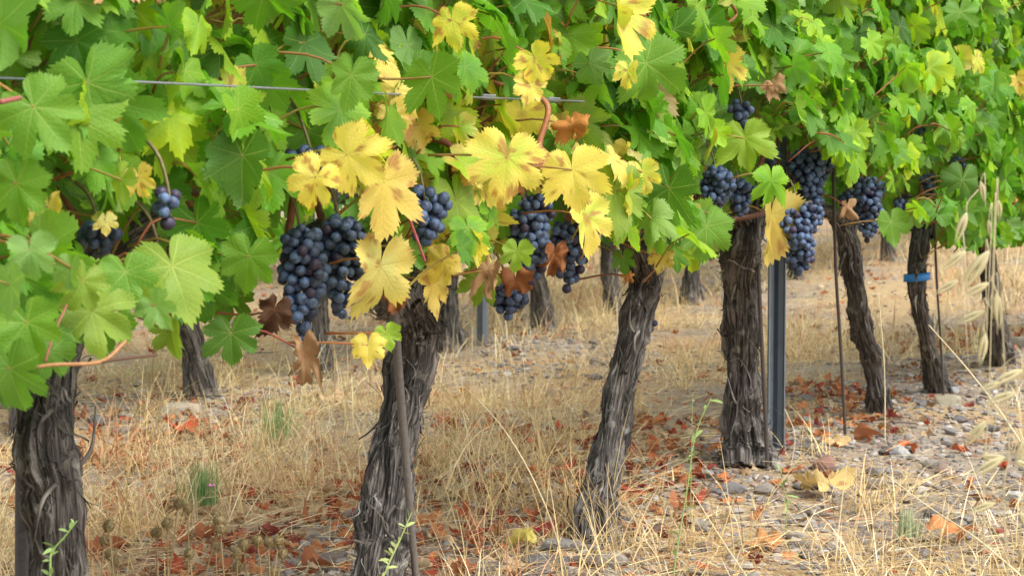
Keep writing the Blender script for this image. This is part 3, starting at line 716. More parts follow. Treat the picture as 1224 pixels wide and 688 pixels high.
for i, sp in SPEC.items():
    if sp is None:
        lab = {-1: 'grapevine of the front row mostly beyond the left edge, only its outermost leaves in view', 7: 'grapevine canopy just past the last visible trunk at the right edge', 8: 'farthest front row grapevine beyond the right edge'}[i]
        path = [rowpt(i, 0, z)+RD*.03*math.sin(z*5+i) for z in np.linspace(-.01, .5, 7)]; rad = [.045, .036, .03, .028, .028, .028, .018]
    else:
        path = [on_row(px, py, .02*math.sin(k*.8+i)) for k, (px, py) in enumerate(sp[0])]; rad = [{0: .8, 1: .8, 2: .66, 3: .76, 4: .55, 5: .62, 6: .95}[i]*(1.3 if k < 2 and i > 1 else 1)*r/FPX*project(p)[2] for k, (r, p) in enumerate(zip(sp[1], path))]; lab = sp[2]
    base = path[0].copy(); base[2] = gh(base); path[0][2] = base[2]-.03
    v = empty('grapevine', base); VINES[i] = v
    tag(v, lab, 'grapevine', 'grapevines of the front row')
    mb = MB(); near = i in (0, 1, 2, 3)
    P, r0 = bark_trunk(mb, path, rad, 1.7+i*2.3, 132 if near else 80, 380 if near else 200, 280 if near else 120, twist=.12*(-1)**i, rough=1.15 if near else 1.)
    head = P[-14]
    # old arms
    arms = [(-1, .26), (1, .26)]
    for s, ln in arms:
        hp = [head+np.array([0, 0, -.03]), head+RD*s*.05+np.array([0, 0, .02]), head+RD*s*.15+np.array([0, 0, .055+.01*math.sin(i*3)]), head+RD*s*ln+np.array([0, 0, .06])]
        bark_trunk(mb, hp, [rad[-2]*.9, rad[-2]*.75, rad[-2]*.55, rad[-2]*.35], 3.1+i+s, 44, 90, 35, twist=.3)
    # dead shoots and hanging strips at the sides of the trunk
    rs = np.random.default_rng(901+i)
    for k in range(9):
        a = int(rs.uniform(.12, .8)*len(P)); q = P[a]+RN*rs.uniform(-.2, .8)*r0[a]; sd = rs.choice([-1, 1]); c = .5*rs.uniform(.5, 1.2)
        L_ = rs.uniform(.02, .075); up = rs.choice([-1, 1])
        tube(mb, [q+RD*sd*r0[a]*.8, q+RD*sd*(r0[a]+L_*.35)+np.array([0, 0, up*L_*.3]), q+RD*sd*(r0[a]+L_*.5)+np.array([0, 0, up*L_])+RN*rs.normal(0, .01)], [.0032, .0022, .0009], 5, 8, (c, c, c))
    setpar(mb.build('trunk', M_bark, origin=base), v)
    # canes growing up through the leaves
    for k in range(6):
        s = (k-2.5)/2.7*.32; p0 = head+RD*s+np.array([0, 0, .03]); cm = MB()
        pts = [p0+np.array([0, 0, h])+RD*rs.normal(0, .022)*(h > 0)*(1+h)+RN*rs.normal(0, .03)*(h > 0) for h in (0, .14, .30, .48, .68, .84)]
        c = np.array([.26, .105, .045])*rs.uniform(.7, 1.15)
        tube(cm, pts, [.0052, .0044, .004, .0036, .003, .0022], 8, 34, c)
        for q in pts[1:5]: tube(cm, [q-np.array([0, 0, .004]), q, q+np.array([0, 0, .004])], [.004, .0062, .004], 8, 5, c*.85)
        setpar(cm.build('cane', M_cane, origin=p0), v)
    setpar(foliage(i, 300+i, 1000 if 0 <= i < 7 else 600).build('foliage', M_leaf, origin=base), v)
def vine_of(p): return VINES[int(np.clip(round(float(row_i(p))), -1, 8))]
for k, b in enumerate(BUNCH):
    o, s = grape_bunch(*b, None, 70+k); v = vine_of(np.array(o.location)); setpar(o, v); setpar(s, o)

# hand placed leaves: petiole px,py, tip direction (0 down, + right), length px, colour kind, offset, curl, tilt
H = [
 (420, 90, -8, 66, 'g', .28, .7, .2), (516, 92, 12, 74, 'g', .28, .8, .3), (409, 6, 18, 72, 'p', .30, .9, .3),
 (772, 76, 10, 76, 'g', .28, .9, .4), (290, 186, -5, 80, 'd', .25, .8, .2), (298, 306, -10, 70, 'g', .25, .8, .1), (206, 318, 22, 96, 'yg', .27, .8, .2),
 (276, 398, 2, 58, 'd', .2, .7, .1), (40, 128, 38, 96, 'g', .32, .8, .1), (35, 300, 5, 60, 'p', .3, 1.2, .2),
 (12, 440, 10, 88, 'g2', .3, .9, .2), (185, 365, 35, 52, 'p', .27, .9, .3), (110, 372, 60, 85, 'yg', .26, .9, .4), (205, 395, 5, 50, 'yg', .2, .9, .2),
 (60, 420, -20, 60, 'g2', .24, 1, .3), (85, 320, -5, 44, 'p', .3, 1, .3), 
 
 (1150, 215, -10, 55, 'd', .25, .9, .3), (845, 270, 0, 62, 'g', .22, .9, .2), 
 (800, 225, -5, 70, 'd', .26, .9, .2), (1190, 240, 0, 42, 'g', .22, .9, .3), (1065, 265, 10, 42, 'g', .22, .9, .3),
 (745, 308, 5, 30, 'g2', .14, .9, .1), (618, 300, -5, 40, 'lime', .22, .9, .1), (487, 300, -8, 46, 'g2', .18, .9, .1), (545, 240, 12, 80, 'yg', .2, 1.1, .5), (575, 335, -20, 48, 'yg', .1, .9, .3),
 (735, 225, 5, 78, 'yg', .24, 1.0, .4), (150, 325, 15, 60, 'g', .26, 1, .5), (98, 335, -25, 56, 'yg', .27, 1, .5), (135, 385, -15, 56, 'g2', .25, 1, .5), (32, 385, 15, 74, 'g', .3, 1, .4), (12, 340, 5, 70, 'p', .31, 1, .5), (70, 395, 25, 50, 'g', .24, 1, .5), (236, 335, -15, 62, 'd', .22, 1, .5), (145, 215, -20, 60, 'yg', .26, 1, .6), (20, 220, 0, 80, 'g', .3, 1, .6), (716, 96, 12, 56, 'g', .27, 1, .6),
 (890, 165, 5, 60, 'lime', .24, 1.1, .3), 
]
HY_ = [
 (378, 212, -25, 62, 'y', .30, .9, .1, 'lobed yellow leaf above the big bunch'), (415, 185, 55, 76, 'y', .30, .9, .2, 'curved bright yellow leaf pointing right'),
 (458, 218, 3, 96, 'yo', .24, .8, .2, 'long ochre yellow leaf hanging straight down'), (606, 188, -6, 84, 'y', .30, .8, .15, 'large deeply lobed yellow leaf'),
 (684, 203, 8, 74, 'y', .31, .7, .1, 'widest bright yellow leaf facing forward'), (700, 258, 12, 72, 'y', .26, .9, .3, 'narrow yellow leaf hanging in shade'),
 (640, 70, 35, 52, 'yl', .27, .8, .3, 'yellow green leaf above the wire'), (632, 100, -5, 46, 'y', .26, 1., .2, 'small yellow leaf behind the wire'),
 (750, 84, -8, 38, 'y', .27, 1., .2, 'small golden leaf tip'), (738, 8, 5, 92, 'yl', .3, 1.3, 2.5, 'narrow folded yellow green leaf'), (768, 206, 12, 46, 'y', .26, 1., .2, 'small yellow leaf beside dark green ones'),
 (454, 318, -12, 104, 'yp', .22, 1.0, 1.8, 'pale yellow leaf hanging beside the big bunch'), (440, 412, 0, 42, 'y', .22, 1., .1, 'low yellow leaf under the pale one'),
 (462, 398, 15, 34, 'lime', .23, .8, .1, 'small lime leaf under the pale one'), (530, 312, -40, 50, 'yo', .2, 1.2, .3, 'tan yellow leaf over the forked head'), (520, 338, -5, 54, 'yo', .18, 1.1, .3, 'tan yellow drooping leaf tip'),
 (540, 25, 5, 60, 'yl', .27, 1., .2, 'yellow green leaf at the top'), (470, 135, 30, 46, 'yo', .22, 1., .3, 'dull yellow leaf under the wire'), (500, 150, 20, 50, 'yo', .2, 1., .3, 'half hidden yellow leaf'),
 (922, 258, 4, 82, 'yo', .13, 1., .3, 'ochre leaf hanging between trunk and grapes'), (58, 248, 0, 56, 'yo', .2, 1., .3, 'dull yellow leaf in the lower canopy'), (126, 262, 5, 30, 'yp', .2, .9, .2, 'small pale yellow leaf over dark berries'),
 (166, 212, 15, 44, 'yo', .24, 1., .3, 'yellow leaf with brown edge'), (1216, 95, 15, 30, 'yo', .24, 1., .3, 'yellow orange leaf at the far right'), (790, 305, -8, 34, 'yo', .14, 1., .3, 'yellow leaf with browned tip'),
 (362, 420, 4, 62, 'b', .18, 2.1, .3, 'crumpled tan leaf hanging below the big bunch'), (328, 370, -15, 60, 'bd', .12, 2.2, .4, 'dark brown shrivelled leaf'), (474, 356, 0, 44, 'br', .2, 2.2, .4, 'rust brown curled leaf'),
 (584, 322, -12, 46, 'b', .2, 2.1, .4, 'folded tan dead leaf'), (616, 335, 8, 48, 'br', .21, 2.0, .3, 'rust brown dead leaf'), (662, 304, -8, 46, 'br', .18, 2.0, .3, 'orange brown dead leaf'),
 (682, 150, 8, 50, 'bo', .27, 2.0, .3, 'orange curled leaf under the wire joint'), (924, 102, 20, 34, 'b', .26, 1.8, .3, 'tan dead leaf in green canopy'), (1012, 248, -10, 34, 'b', .2, 2., .3, 'brown dead leaf beside grapes'),
 (1210, 226, 0, 26, 'bo', .2, 2., .3, 'orange brown dead leaf at the far right'), (752, 330, 5, 20, 'bo', .14, 1.8, .3, 'small browned leaf'), (768, 12, 50, 20, 'br', .26, 1.8, .3, 'small rusty leaf at the top'),
]
HC = {'g': (.105, .235, .022), 'g2': (.095, .215, .028), 'p': (.16, .30, .085), 'd': (.066, .165, .022), 'yg': (.17, .27, .035), 'lime': (.22, .36, .04),
      'y': (.60, .53, .12), 'yo': (.50, .40, .085), 'yl': (.42, .45, .06), 'yp': (.55, .53, .18), 'b': (.35, .215, .11), 'bd': (.09, .045, .025), 'br': (.25, .095, .035), 'bo': (.46, .20, .05)}
ROT = {(225, 80): -35, (150, 150): 38, (290, 186): -20, (44, 100): 35, (98, 335): 42, (236, 335): -42, (70, 395): 30, (772, 76): 25, (800, 225): -35, (845, 270): 30, (1010, 85): -30, (950, 70): 35, (590, 60): 40, (690, 120): -40, (606, 188): 15, (684, 203): -12, (378, 212): -18, (458, 218): 48, (454, 318): 52, (415, 185): -35, (738, 8): 62, (700, 258): 45, (922, 258): 52, (520, 338): 50, (545, 240): 45, (206, 318): 20, (735, 225): 35}
rsH = np.random.default_rng(77); gm = {}
for hh in H+HY_:
    px, py, ang, L, kind, off, curl, tilt = hh[:8]
    p = on_row(px, py, off); dep = project(p)[2]; a = math.radians(ang)
    tip = math.sin(a)*Rv-math.cos(a)*Uv+Fv*rsH.uniform(-.25, .15)
    nrm = -Fv+1.5*tilt*(Uv*rsH.uniform(.0, 1.)+Rv*rsH.normal(0, .9))
    if (px, py) in ROT: w_ = math.radians(ROT[(px, py)]); nrm = -Fv*math.cos(w_)+Rv*math.sin(w_)+Uv*.15
    size = ((.655 if len(hh) > 8 else .70) if kind[0] != 'b' else .60)*L/FPX*dep*(1.1 if (px, py) in ROT else 1.); yellow = len(hh) > 8; v = vine_of(p); mb = MB() if yellow else gm.setdefault(v.name, (v, MB()))[1]
    c = np.array(HC[kind])*rsH.uniform(.92, 1.08); tp = XHI[rsH.integers(10)]
    e = {'y': (.64, .54, .12), 'yo': (.54, .42, .11), 'yl': (.60, .52, .08), 'yp': (.60, .50, .14)}.get(kind)
    if kind == 'y' and rsH.random() < .6: c = np.array([.46, .53, .08])
    add_leaf(mb, tp, p, tip, nrm, size, c, rsH, curl=curl*1.3, edgecol=e, spots=.12 if yellow and kind[0] == 'y' else 0)
    petiole(mb, p, p-RN*.09+np.array([0, 0, rsH.uniform(-.01, .03)])+RD*rsH.normal(0, .018), rsH)
    if yellow:
        o = mb.build('leaf', M_dry if kind[0] == 'b' else M_leaf, origin=p); setpar(o, v); o['label'] = hh[8]
for v, mb in gm.values():
    setpar(mb.build('foliage', M_leaf, origin=np.array(v.location)), v)

# canes the photo shows clearly
def show_cane(pts, rad, col, off=.2, dive=0.):
    P = [on_row(x, y, off) for x, y in pts]
    if dive: P = [P[0]+(P[0]-P[1])*.5-RN*dive]+P+[P[-1]+(P[-1]-P[-2])*.5-RN*dive]
    mb = MB(); tube(mb, P, rad, 8, 40, col)
    setpar(mb.build('cane', M_cane, origin=P[0]), vine_of(P[0]))
show_cane([(640, 200), (645, 170), (652, 122)], [.0048, .004, .0038], (.34, .13, .055), .23, .08)
show_cane([(543, 240), (540, 205), (536, 172)], [.005, .0045], (.22, .08, .04), .17, .09)
show_cane([(16, 443), (60, 436), (120, 432), (150, 408)], [.0013, .0017, .0018], (.34, .17, .07), .3)
show_cane([(120, 432), (150, 428), (188, 424)], [.0018, .0012], (.10, .05, .03), .3)
show_cane([(54, 432), (64, 400), (80, 364)], [.0013, .0011], (.24, .09, .05), .3)
show_cane([(900, 258), (925, 248), (948, 225), (955, 205)], [.0055, .0048, .004], (.13, .05, .035), .08, .03)
show_cane([(240, 290), (245, 262), (242, 235)], [.005, .004], (.16, .06, .035), .12, .06)
show_cane([(0, 122), (24, 117)], [.0022, .002], (.28, .09, .07), .32)
show_cane([(870, 0), (880, 18), (862, 32)], [.003, .002], (.26, .10, .05), .24)
show_cane([(488, 258), (500, 290), (508, 312)], [.0018, .0014], (.42, .10, .12), .24)

# ------------------------------------------------------------------ posts, wires, stakes, tie
def steel_post(base, top_z, w, lab, ang):
    """rolled open channel with lips"""
    h = w/2; t_ = .0022; prof = np.array([(-h, h*.9), (-h, h*.45), (-h*.55, h*.05), (-h*.35, -h*.75), (h*.35, -h*.75), (h*.55, h*.05), (h, h*.45), (h, h*.9)])
    nrm = np.gradient(prof, axis=0); nrm = np.stack([-nrm[:, 1], nrm[:, 0]], 1); nrm /= np.linalg.norm(nrm, axis=1)[:, None]
    loop = np.concatenate([prof, (prof+nrm*t_)[::-1]]); c, s = math.cos(ang), math.sin(ang)
    loop = np.stack([loop[:, 0]*c-loop[:, 1]*s, loop[:, 0]*s+loop[:, 1]*c], 1)
    m = len(loop); zs = np.linspace(-.1, top_z, 30); V = np.concatenate([np.concatenate([loop, np.full((m, 1), z)], 1) for z in zs])+base
    mb = MB(); mb.add(V, [quads_tube(30, m), (np.arange(m)+29*m)[None]], (.19, .22, .26))
    e = empty('trellis_post', base); tag(e, lab, 'trellis post')
    setpar(mb.build('channel', M_steel, smooth=False, origin=base), e)
    for z in (.42, .72, 1.0):
        hk = MB(); q = base+np.array([c*h, s*h, z]); tube(hk, [q, q+np.array([.006*c, .006*s, .004]), q+np.array([.008*c, .008*s, .014])], [.002, .002], 6, 6, (.4, .42, .45))
        setpar(hk.build('wire_hook', M_steel, origin=base), e)
    return e
pb = ground_at(924, 547); pb[2] = gh(pb)
steel_post(pb, 1.45, .036, 'blue grey steel channel post beside the straight dark trunk', math.radians(198))
pb2 = ground_at(578, 402); pb2[2] = gh(pb2); steel_post(pb2, 1.35, .035, 'distant steel channel post in the back row', .3)

def rod(pts_px, off, rad, lab, col, name='stake', cat='stake'):
    P = [on_row(x, y, off) for x, y in pts_px]
    base = P[0].copy(); base[2] = gh(base); mb = MB(); P[0] = P[0]*1.; d = (P[0]-P[1])/np.linalg.norm(P[0]-P[1])
    if P[0][2] > base[2]: P.insert(0, P[0]+d*((P[0][2]-base[2]+.03)/max(abs(d[2]), .2)))
    tube(mb, P, rad, 10, 40, col); o = mb.build(name, M_rod, origin=base); tag(o, lab, cat); return o
rod([(506, 775), (497, 688), (486, 560), (477, 450), (468, 330), (462, 250)], .06, [.0045, .0048, .0055, .0062, .005], 'grey wooden stake leaning across the forked trunk', (.13, .115, .105))
rod([(918, 580), (915, 500), (910, 400), (906, 300), (904, 200)], .05, [.004, .004], 'thin dark stake tied to the trunk by the steel post', (.07, .06, .055))
rod([(1011, 535), (1008, 470), (1004, 400), (999, 320), (996, 200)], .05, [.0036, .0036], 'thin dark rod left of the bent fifth trunk', (.075, .06, .05))
rod([(1128, 470), (1124, 400), (1120, 340), (1116, 250)], .03, [.0030, .0030], 'thin rod behind the blue banded trunk', (.08, .07, .06))
rod([(28, 760), (28, 600), (30, 450), (30, 340)], -.06, [.009, .009], 'dark round stake behind the leftmost trunk', (.10, .095, .10))

mb = MB(); c = on_row(1096, 331, .02*math.sin(3*.8+5)); r = 12.9/FPX*project(c)[2]; n = 40; a = np.arange(n)/n*6.2832
V = []
for rr_, zz in ((r*1.16, -.009), (r*1.16+.002, -.009), (r*1.16+.002, .009), (r*1.16, .009)):
    V.append(c+np.stack([rr_*np.cos(a), rr_*np.sin(a), zz+0*a+.003*np.sin(a+2)], 1))
mb.add(np.concatenate(V), [np.concatenate([quads_tube(4, n), np.stack([3*n+np.arange(n), 3*n+(np.arange(n)+1) % n, (np.arange(n)+1) % n, np.arange(n)], 1)])], (.02, .22, .62))
tag(mb.build('trunk_band', M_plastic, origin=c), 'bright blue plastic band tied round the sixth trunk', 'trunk band')

def wire():
    e = empty('trellis_wire', rowpt(-1, .2, .72)); tag(e, 'galvanised steel trellis wire running through the leaves', 'wire')
    pa, pb_ = on_row(165, 98, .22), on_row(690, 121, .22); d = (pb_-pa); P = [pa-d*1.4-RN*.2, pa-d*.2-RN*.06, pa, pa+d*.5+np.array([0, 0, -.001]), pb_, pb_+d*.15-RN*.07, pb_+d*1.0-RN*.22, pb_+d*3-RN*.22]
    mb = MB(); tube(mb, P, .0012, 8, 80, (.26, .28, .31)); setpar(mb.build('strand', M_steel, origin=e.location), e)
    def knot(px):
        t_ = (px-165)/(690-165); q = pa+(on_row(px, 98+23*t_, .22)-pa); ax = d/np.linalg.norm(d)
        km = MB(); u = np.linspace(0, 1, 60); A = Rv*0+np.array([0, 0, 1.]); Bx = np.cross(ax, A)
        L = .038; P2 = q+ax*((u-.5)*L)[:, None]+.0032*(np.cos(u*38)[:, None]*A+np.sin(u*38)[:, None]*Bx)
        tube(km, P2, .0008, 5, 170, (.30, .31, .33)); setpar(km.build('wire_twist', M_steel, origin=q), e)
    knot(662); knot(584)
wire()

# ------------------------------------------------------------------ rows behind
def far_row(row, specs, hi, group, labf):
    """specs: along-row positions; one set of meshes, shared by copies"""
    protos = []
    for k in range(3):
        rs = np.random.default_rng(1000+int(row*10)+k); v = empty('grapevine', (0, 0, 0)); tag(v, None, 'grapevine', group)
        mb = MB(); path = [np.array([.035*math.sin(z*6+k*2), .02*math.cos(z*5+k), z]) for z in np.linspace(-.03, .52, 7)]
        path = [RD*p[0]+RN*p[1]+np.array([0, 0, p[2]]) for p in path]
        P, r0 = bark_trunk(mb, path, [.044, .034, .027, .025, .026, .027, .016], 7.7+k*3+row, 40, 90, 40)
        for s in (-1, 1):
            h = P[-8]; bark_trunk(mb, [h, h+RD*s*.06+np.array([0, 0, .02]), h+RD*s*.3+np.array([0, 0, .05])], [.022, .018, .011], 5+k+s, 24, 40, 12)
        mb.build('trunk', M_bark, v)
        fm = MB()
        for q in range(hi):
            side = rs.choice([1, 1, 0, -1]); off = side*.17+rs.normal(0, .05); z = .34+1.04*rs.random()
            pp = RD*rs.uniform(-.38, .38)+RN*off+np.array([0, 0, z]); size = rs.uniform(.05, .075)
            nrm = RN*side*.8+np.array([0, 0, .5])+rs.normal(0, .45, 3); tip = np.array([0, 0, -1.])+RD*rs.normal(0, .6)+rs.normal(0, .3, 3)
            c = GREENS[rs.choice(7, p=GP)]*rs.uniform(.7, 1.1)
            if rs.random() < .05: c = YEL[rs.integers(4)]
            add_leaf(fm, LO[rs.integers(8)], pp, tip, nrm, size, c, rs, curl=1.)
        fm.build('foliage', M_leaf_far, v)
        protos.append(v)
    for n_, (px, py) in enumerate(specs):
        g = ground_at(px, py); g[2] = gh(g)
        if n_ < 3: v = protos[n_]
        else:
            src = protos[n_ % 3]; v = src.copy(); COL.objects.link(v)
            for ch in src.children:
                c = ch.copy(); COL.objects.link(c); c.parent = v
        v.location = g; v['label'] = labf(n_, px)
def along(x0, y0, dep0, n):
    o = []; g0 = ground_at(x0, y0)
    for k in range(n):
        g = g0+RD*SP*k; o.append(project(g)[:2])
    return o
r2 = along(228, 466, 0, 14); g2 = ground_at(228, 466); back = -((g2-P1)@RN)
r2 = [project(g2-RD*SP)[:2]]+r2
L2 = {1: 'second row grapevine, its grey stump seen behind the round dark leaf', 2: 'grapevine of the second row seen behind the big grape bunches',
      4: 'grapevine of the second row seen between forked trunk and leaning trunk', 5: 'grapevine of the second row whose trunk shows just left of the leaning trunk head', 6: 'grapevine of the second row just right of the leaning trunk'}
far_row(back, r2, 300, 'grapevines of the second row', lambda n, px: L2.get(n, 'grapevine of the second row, seen only as bits of leaf between front vines'))
g3 = g2-RN*back; r3 = [project(g3+RD*SP*k)[:2] for k in range(-1, 11)]
far_row(back*2, r3, 240, 'grapevines of the third row', lambda n, px: 'grapevine of the third row far behind, glimpsed under the nearer leaves' if n else 'leftmost grapevine of the far third row')

# ------------------------------------------------------------------ weeds, stalks, seed heads
def seed_heads():
    rs = np.random.default_rng(66)
    spots = [(213, 602), (225, 607), (200, 625), (130, 628), (187, 636), (125, 645), (132, 662), (137, 672), (262, 622), (263, 632), (258, 651), (284, 661), (291, 650), (307, 645), (284, 677), (226, 661), (321, 648), (333, 646), (338, 662), (327, 683)]
    for px, py in spots:
        dep = rs.uniform(2.5, 2.9); d = ray(px, py); top = C0+d*(dep/(d@Fv)); base = top+np.array([rs.normal(0, .02), rs.normal(0, .03), 0]); base[2] = gh(base)-.005
        e = empty('dried_seed_head', base); tag(e, 'round brown dried seed head on a thin stalk at lower left', 'seed head', 'dried seed heads beside the first trunk')
        mb = MB(); tube(mb, [base, (base+top)/2+rs.normal(0, .008, 3), top], [.0012, .0008], 5, 12, (.30, .22, .11)); setpar(mb.build('stalk', M_straw, origin=base), e)
        mb = MB(); r = rs.uniform(.0056, .0074); V = ICV*r*(1+.12*vnoise(ICV*2+rs.uniform(0, 9))[:, None]); mb.add(V+top, [ICF], (.19, .14, .06))
        for q in range(90):                               # bristling bracts
            dv = rs.normal(size=3); dv /= np.linalg.norm(dv); s_ = np.cross(dv, [.3, .2, 1]); s_ /= np.linalg.norm(s_)
            ribbon(mb, np.array([top+dv*r*.9, top+dv*r*1.15, top+dv*r*1.36+rs.normal(0, .0004, 3)]), s_, [.0007, .0006, .0001], np.array([.27, .20, .085])*rs.uniform(.7, 1.3))
        setpar(mb.build('head', M_straw, origin=base), e)
seed_heads()

def stalk(pts, dep, rad, col, lab, name='grass_stalk', cat='grass stalk', group=None):
    dep = np.broadcast_to(dep, (len(pts),)); P = []
    for (px, py), dd in zip(pts, dep):
        d = ray(px, py); P.append(C0+d*(dd/(d@Fv)))
    mb = MB(); tube(mb, P, rad, 5, 24, col); o = mb.build(name, M_straw, origin=P[0]); tag(o, lab, cat, group); return o
PALE = (.72, .62, .40)
stalk([(682, 700), (650, 600), (600, 510), (528, 436)], [3.5, 3.4, 3.4, 3.4], [.0014, .0011, .0007], PALE, 'long pale grass stalk leaning left beside the forked trunk')
stalk([(1234, 700), (1170, 645), (1110, 605), (1058, 566)], [3.0, 3.0, 3.1, 3.1], [.0012, .0009, .0006], PALE, 'bright pale grass stalk crossing the bottom right corner')
stalk([(1240, 562), (1205, 505), (1160, 445), (1110, 388)], [2.6, 2.6, 2.7, 2.7], [.0012, .0009, .0006], PALE, 'bright pale stalk slanting up past the blue banded trunk')
stalk([(1058, 530), (1057, 440), (1050, 350)], [4.6, 4.6, 4.6], [.0013, .0009], PALE, 'upright pale stalk in front of the bent fifth trunk')
stalk([(172, 615), (180, 540), (205, 430)], [3.8, 3.8, 3.8], [.0016, .0012], (.66, .53, .32), 'long straw stalk leaning right behind the first trunk')
stalk([(108, 600), (130, 520), (150, 470)], [4.1, 4.1, 4.1], [.0012, .0009], (.62, .5, .3), 'short straw stalk rising right of the first trunk')
stalk([(900, 700), (860, 640), (826, 585)], [3.4, 3.4, 3.4], [.0012, .0008], PALE, 'pale stalk bending left below the steel post')
stalk([(640, 690), (636, 640), (645, 560), (640, 500)], [4.0]*4, [.001, .0007], (.6, .45, .25), 'thin upright straw stalk left of the leaning trunk')
stalk([(945, 560), (950, 520), (938, 488)], [4.5]*3, [.0012, .0009], (.7, .62, .48), 'bleached crooked stem right of the steel post')

def oats(px, py, dep, pxs, lab):
    """wild oat: stalk, drooping spikelets on hair-thin branches"""
    rs = np.random.default_rng(int(px)+1); d = ray(*pxs[0]); base = C0+d*(dep/(d@Fv)); root = base.copy(); root[2] = 0
    root[:2] += rs.normal(0, .03, 2); root[2] = gh(root)
    e = empty('wild_oat', root); tag(e, lab, 'wild oat', 'wild oats at the right edge')
    P = [root]+[C0+ray(*q)*(dep/(ray(*q)@Fv)) for q in pxs]; mb = MB(); tube(mb, P, [.0007, .0006, .0004], 5, 40, (.52, .44, .26)); setpar(mb.build('stalk', M_straw, origin=root), e)
    for (x, y, ang, L) in py:
        t0 = C0+ray(x, y)*(dep/(ray(x, y)@Fv))+Fv*rs.normal(0, .02); a = math.radians(ang); ax = math.sin(a)*Rv-math.cos(a)*Uv; sd = np.cross(ax, -Fv); Lm = L/FPX*dep
        sp = MB(); c = np.array([.54, .48, .27])*rs.uniform(.85, 1.1)
        for w_ in (-1, 1):
            n = 9; u = np.linspace(0, 1, n); Pp = t0+ax*(u*Lm)[:, None]+sd*(w_*Lm*.07*np.sin(u*3.1))[:, None]+Fv*(w_*Lm*.03*u)[:, None]
            tube(sp, Pp, Lm*np.array([.02, .055, .075, .07, .06, .045, .03, .015, .004]), 8, 16, c)
        k = P[1+int(rs.integers(max(1, len(P)-1)))]
        tube(sp, [t0, t0+np.array([0, 0, .01])+rs.normal(0, .003, 3), t0*.6+k*.4+np.array([0, 0, .012])], [.0004, .0003], 4, 8, PALE)
        setpar(sp.build('spikelet', M_straw, origin=t0), e)
oats(1170, [(1150, 255, -20, 40), (1178, 215, 10, 26), (1186, 262, 5, 22), (1196, 238, 5, 26), (1156, 300, -50, 36), (1142, 335, -60, 34), (1180, 300, -35, 60)], 1.9, [(1176, 640), (1182, 480), (1186, 340), (1190, 230)], 'wild oat stem with pale spikelets hanging over the canopy at right')
oats(1200, [(1182, 338, -62, 36), (1186, 372, -65, 38), (1198, 350, 5, 44), (1210, 440, -65, 42), (1204, 458, -70, 30), (1185, 505, -40, 40), (1190, 400, -10, 40)], 1.7, [(1203, 660), (1206, 540), (1200, 420), (1196, 330)], 'nearest wild oat with large blurred spikelets beside the last trunk')
oats(1215, [(1196, 545, -60, 44), (1206, 548, 65, 30), (1222, 470, -70, 40), (1190, 600, -70, 34), (1215, 610, 30, 34), (1180, 548, 85, 36), (1224, 520, -20, 40)], 1.8, [(1222, 690), (1224, 600), (1226, 480), (1224, 420)], 'low wild oat in the grass of the bottom right corner')

def sprig(pxs, dep, lab, n, L, col, rad=.0016):
    rs = np.random.default_rng(int(pxs[0][0])); P = [C0+ray(*q)*(dep/(ray(*q)@Fv)) for q in pxs]; root = P[0].copy()
    if root[2] > .02: root[2] = gh(root); P.insert(0, root)
    e = empty('weed', root); tag(e, lab, 'weed'); mb = MB(); tube(mb, P, [rad, rad*.7, rad*.4], 6, 40, np.array(col)*1.2); setpar(mb.build('stem', M_straw, origin=root), e)
    Q = catmull(P, 60); lm = MB()
    for k in range(n):
        q = Q[int(rs.uniform(15, 59))]; dv = rs.normal(size=3)+np.array([0, 0, 1.3]); dv /= np.linalg.norm(dv); s_ = np.cross(dv, rs.normal(size=3)); s_ /= np.linalg.norm(s_)
        u = np.linspace(0, 1, 5); LL = L*rs.uniform(.5, 1.2)
        ribbon(lm, q+dv*(u*LL)[:, None]-np.array([0, 0, 1])*(u**2*LL*.3)[:, None], s_, LL*.13*np.sin(u*2.9+.15), np.array(col)*rs.uniform(.8, 1.3))
    setpar(lm.build('leaves', M_straw, origin=root), e)
G1 = (.26, .36, .12)
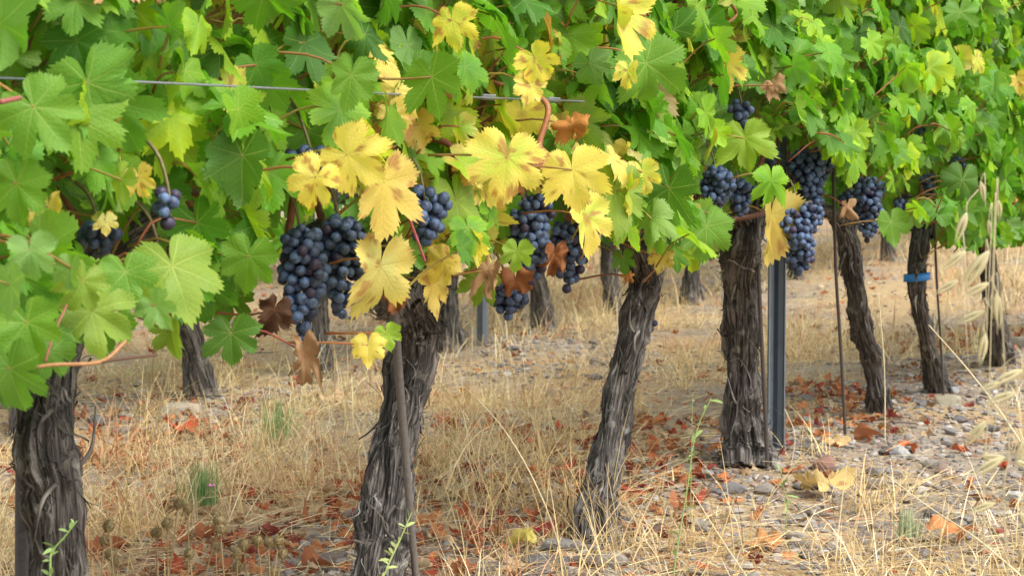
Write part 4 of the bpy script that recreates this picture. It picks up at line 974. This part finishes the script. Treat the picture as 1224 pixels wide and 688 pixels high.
sprig([(805, 690), (812, 640), (822, 580), (829, 530), (838, 500), (850, 476)], 3.3, 'tall thin green weed standing in the dry grass right of the leaning trunk', 14, .02, G1)
sprig([(826, 560), (827, 520), (828, 470)], 3.9, 'feathery green weed behind the tall thin one', 26, .012, (.30, .40, .15), .0009)
sprig([(452, 720), (462, 680), (478, 645), (492, 612)], 2.7, 'pale green sprig in front of the forked trunk foot', 26, .014, (.40, .48, .18))
sprig([(60, 700), (63, 660), (78, 640), (92, 622)], 2.3, 'green sprig with a white bud in front of the leftmost trunk', 18, .014, (.28, .42, .14))
sprig([(940, 600), (935, 575), (934, 555)], 3.9, 'small green sprout at the foot of the steel post', 12, .022, G1, .001)
def bushlet(px, py, lab, w, h, col, flower=False):
    g = ground_at(px, py); rs = np.random.default_rng(px); e = empty('weed', g); tag(e, lab, 'weed'); m = MB()
    for k in range(150):
        az = rs.uniform(0, 6.3); ln = rs.uniform(.4, 1)*h; q = g+np.array([rs.normal(0, w*.3), rs.normal(0, w*.3), 0]); u = np.linspace(0, 1, 5); sp = rs.uniform(0, .6)*w
        ribbon(m, q+np.stack([np.cos(az)*sp*u**1.5, np.sin(az)*sp*u**1.5, ln*u], 1), np.array([math.sin(az), math.cos(az), 0]), .0011*(1-.8*u), np.array(col)*rs.uniform(.7, 1.3))
    setpar(m.build('leaves', M_straw, origin=g), e)
bushlet(240, 602, 'soft green feathery weed behind the first trunk near the pink flower', .05, .085, (.20, .34, .12))
bushlet(332, 525, 'bright green grassy tuft under the big grape bunch', .06, .10, (.25, .40, .15))
bushlet(1085, 640, 'faint greyish green tuft in the grass at lower right', .03, .05, (.40, .45, .27))
g = ground_at(253, 605)
mb = MB(); top = g+np.array([0, 0, .035]); tube(mb, [g, top], .0008, 4, 4, (.2, .3, .1))
for k in range(6):
    a = k/6*6.283; dv = np.array([math.cos(a), math.sin(a), .5]); ribbon(mb, top+dv*np.array([0, .004, .008])[:, None], np.array([-math.sin(a), math.cos(a), 0]), [.0008, .0032, .0012], (.75, .22, .55))
tag(mb.build('pink_flower', M_straw, origin=g), 'tiny pink flower beside the feathery green weed', 'flower')
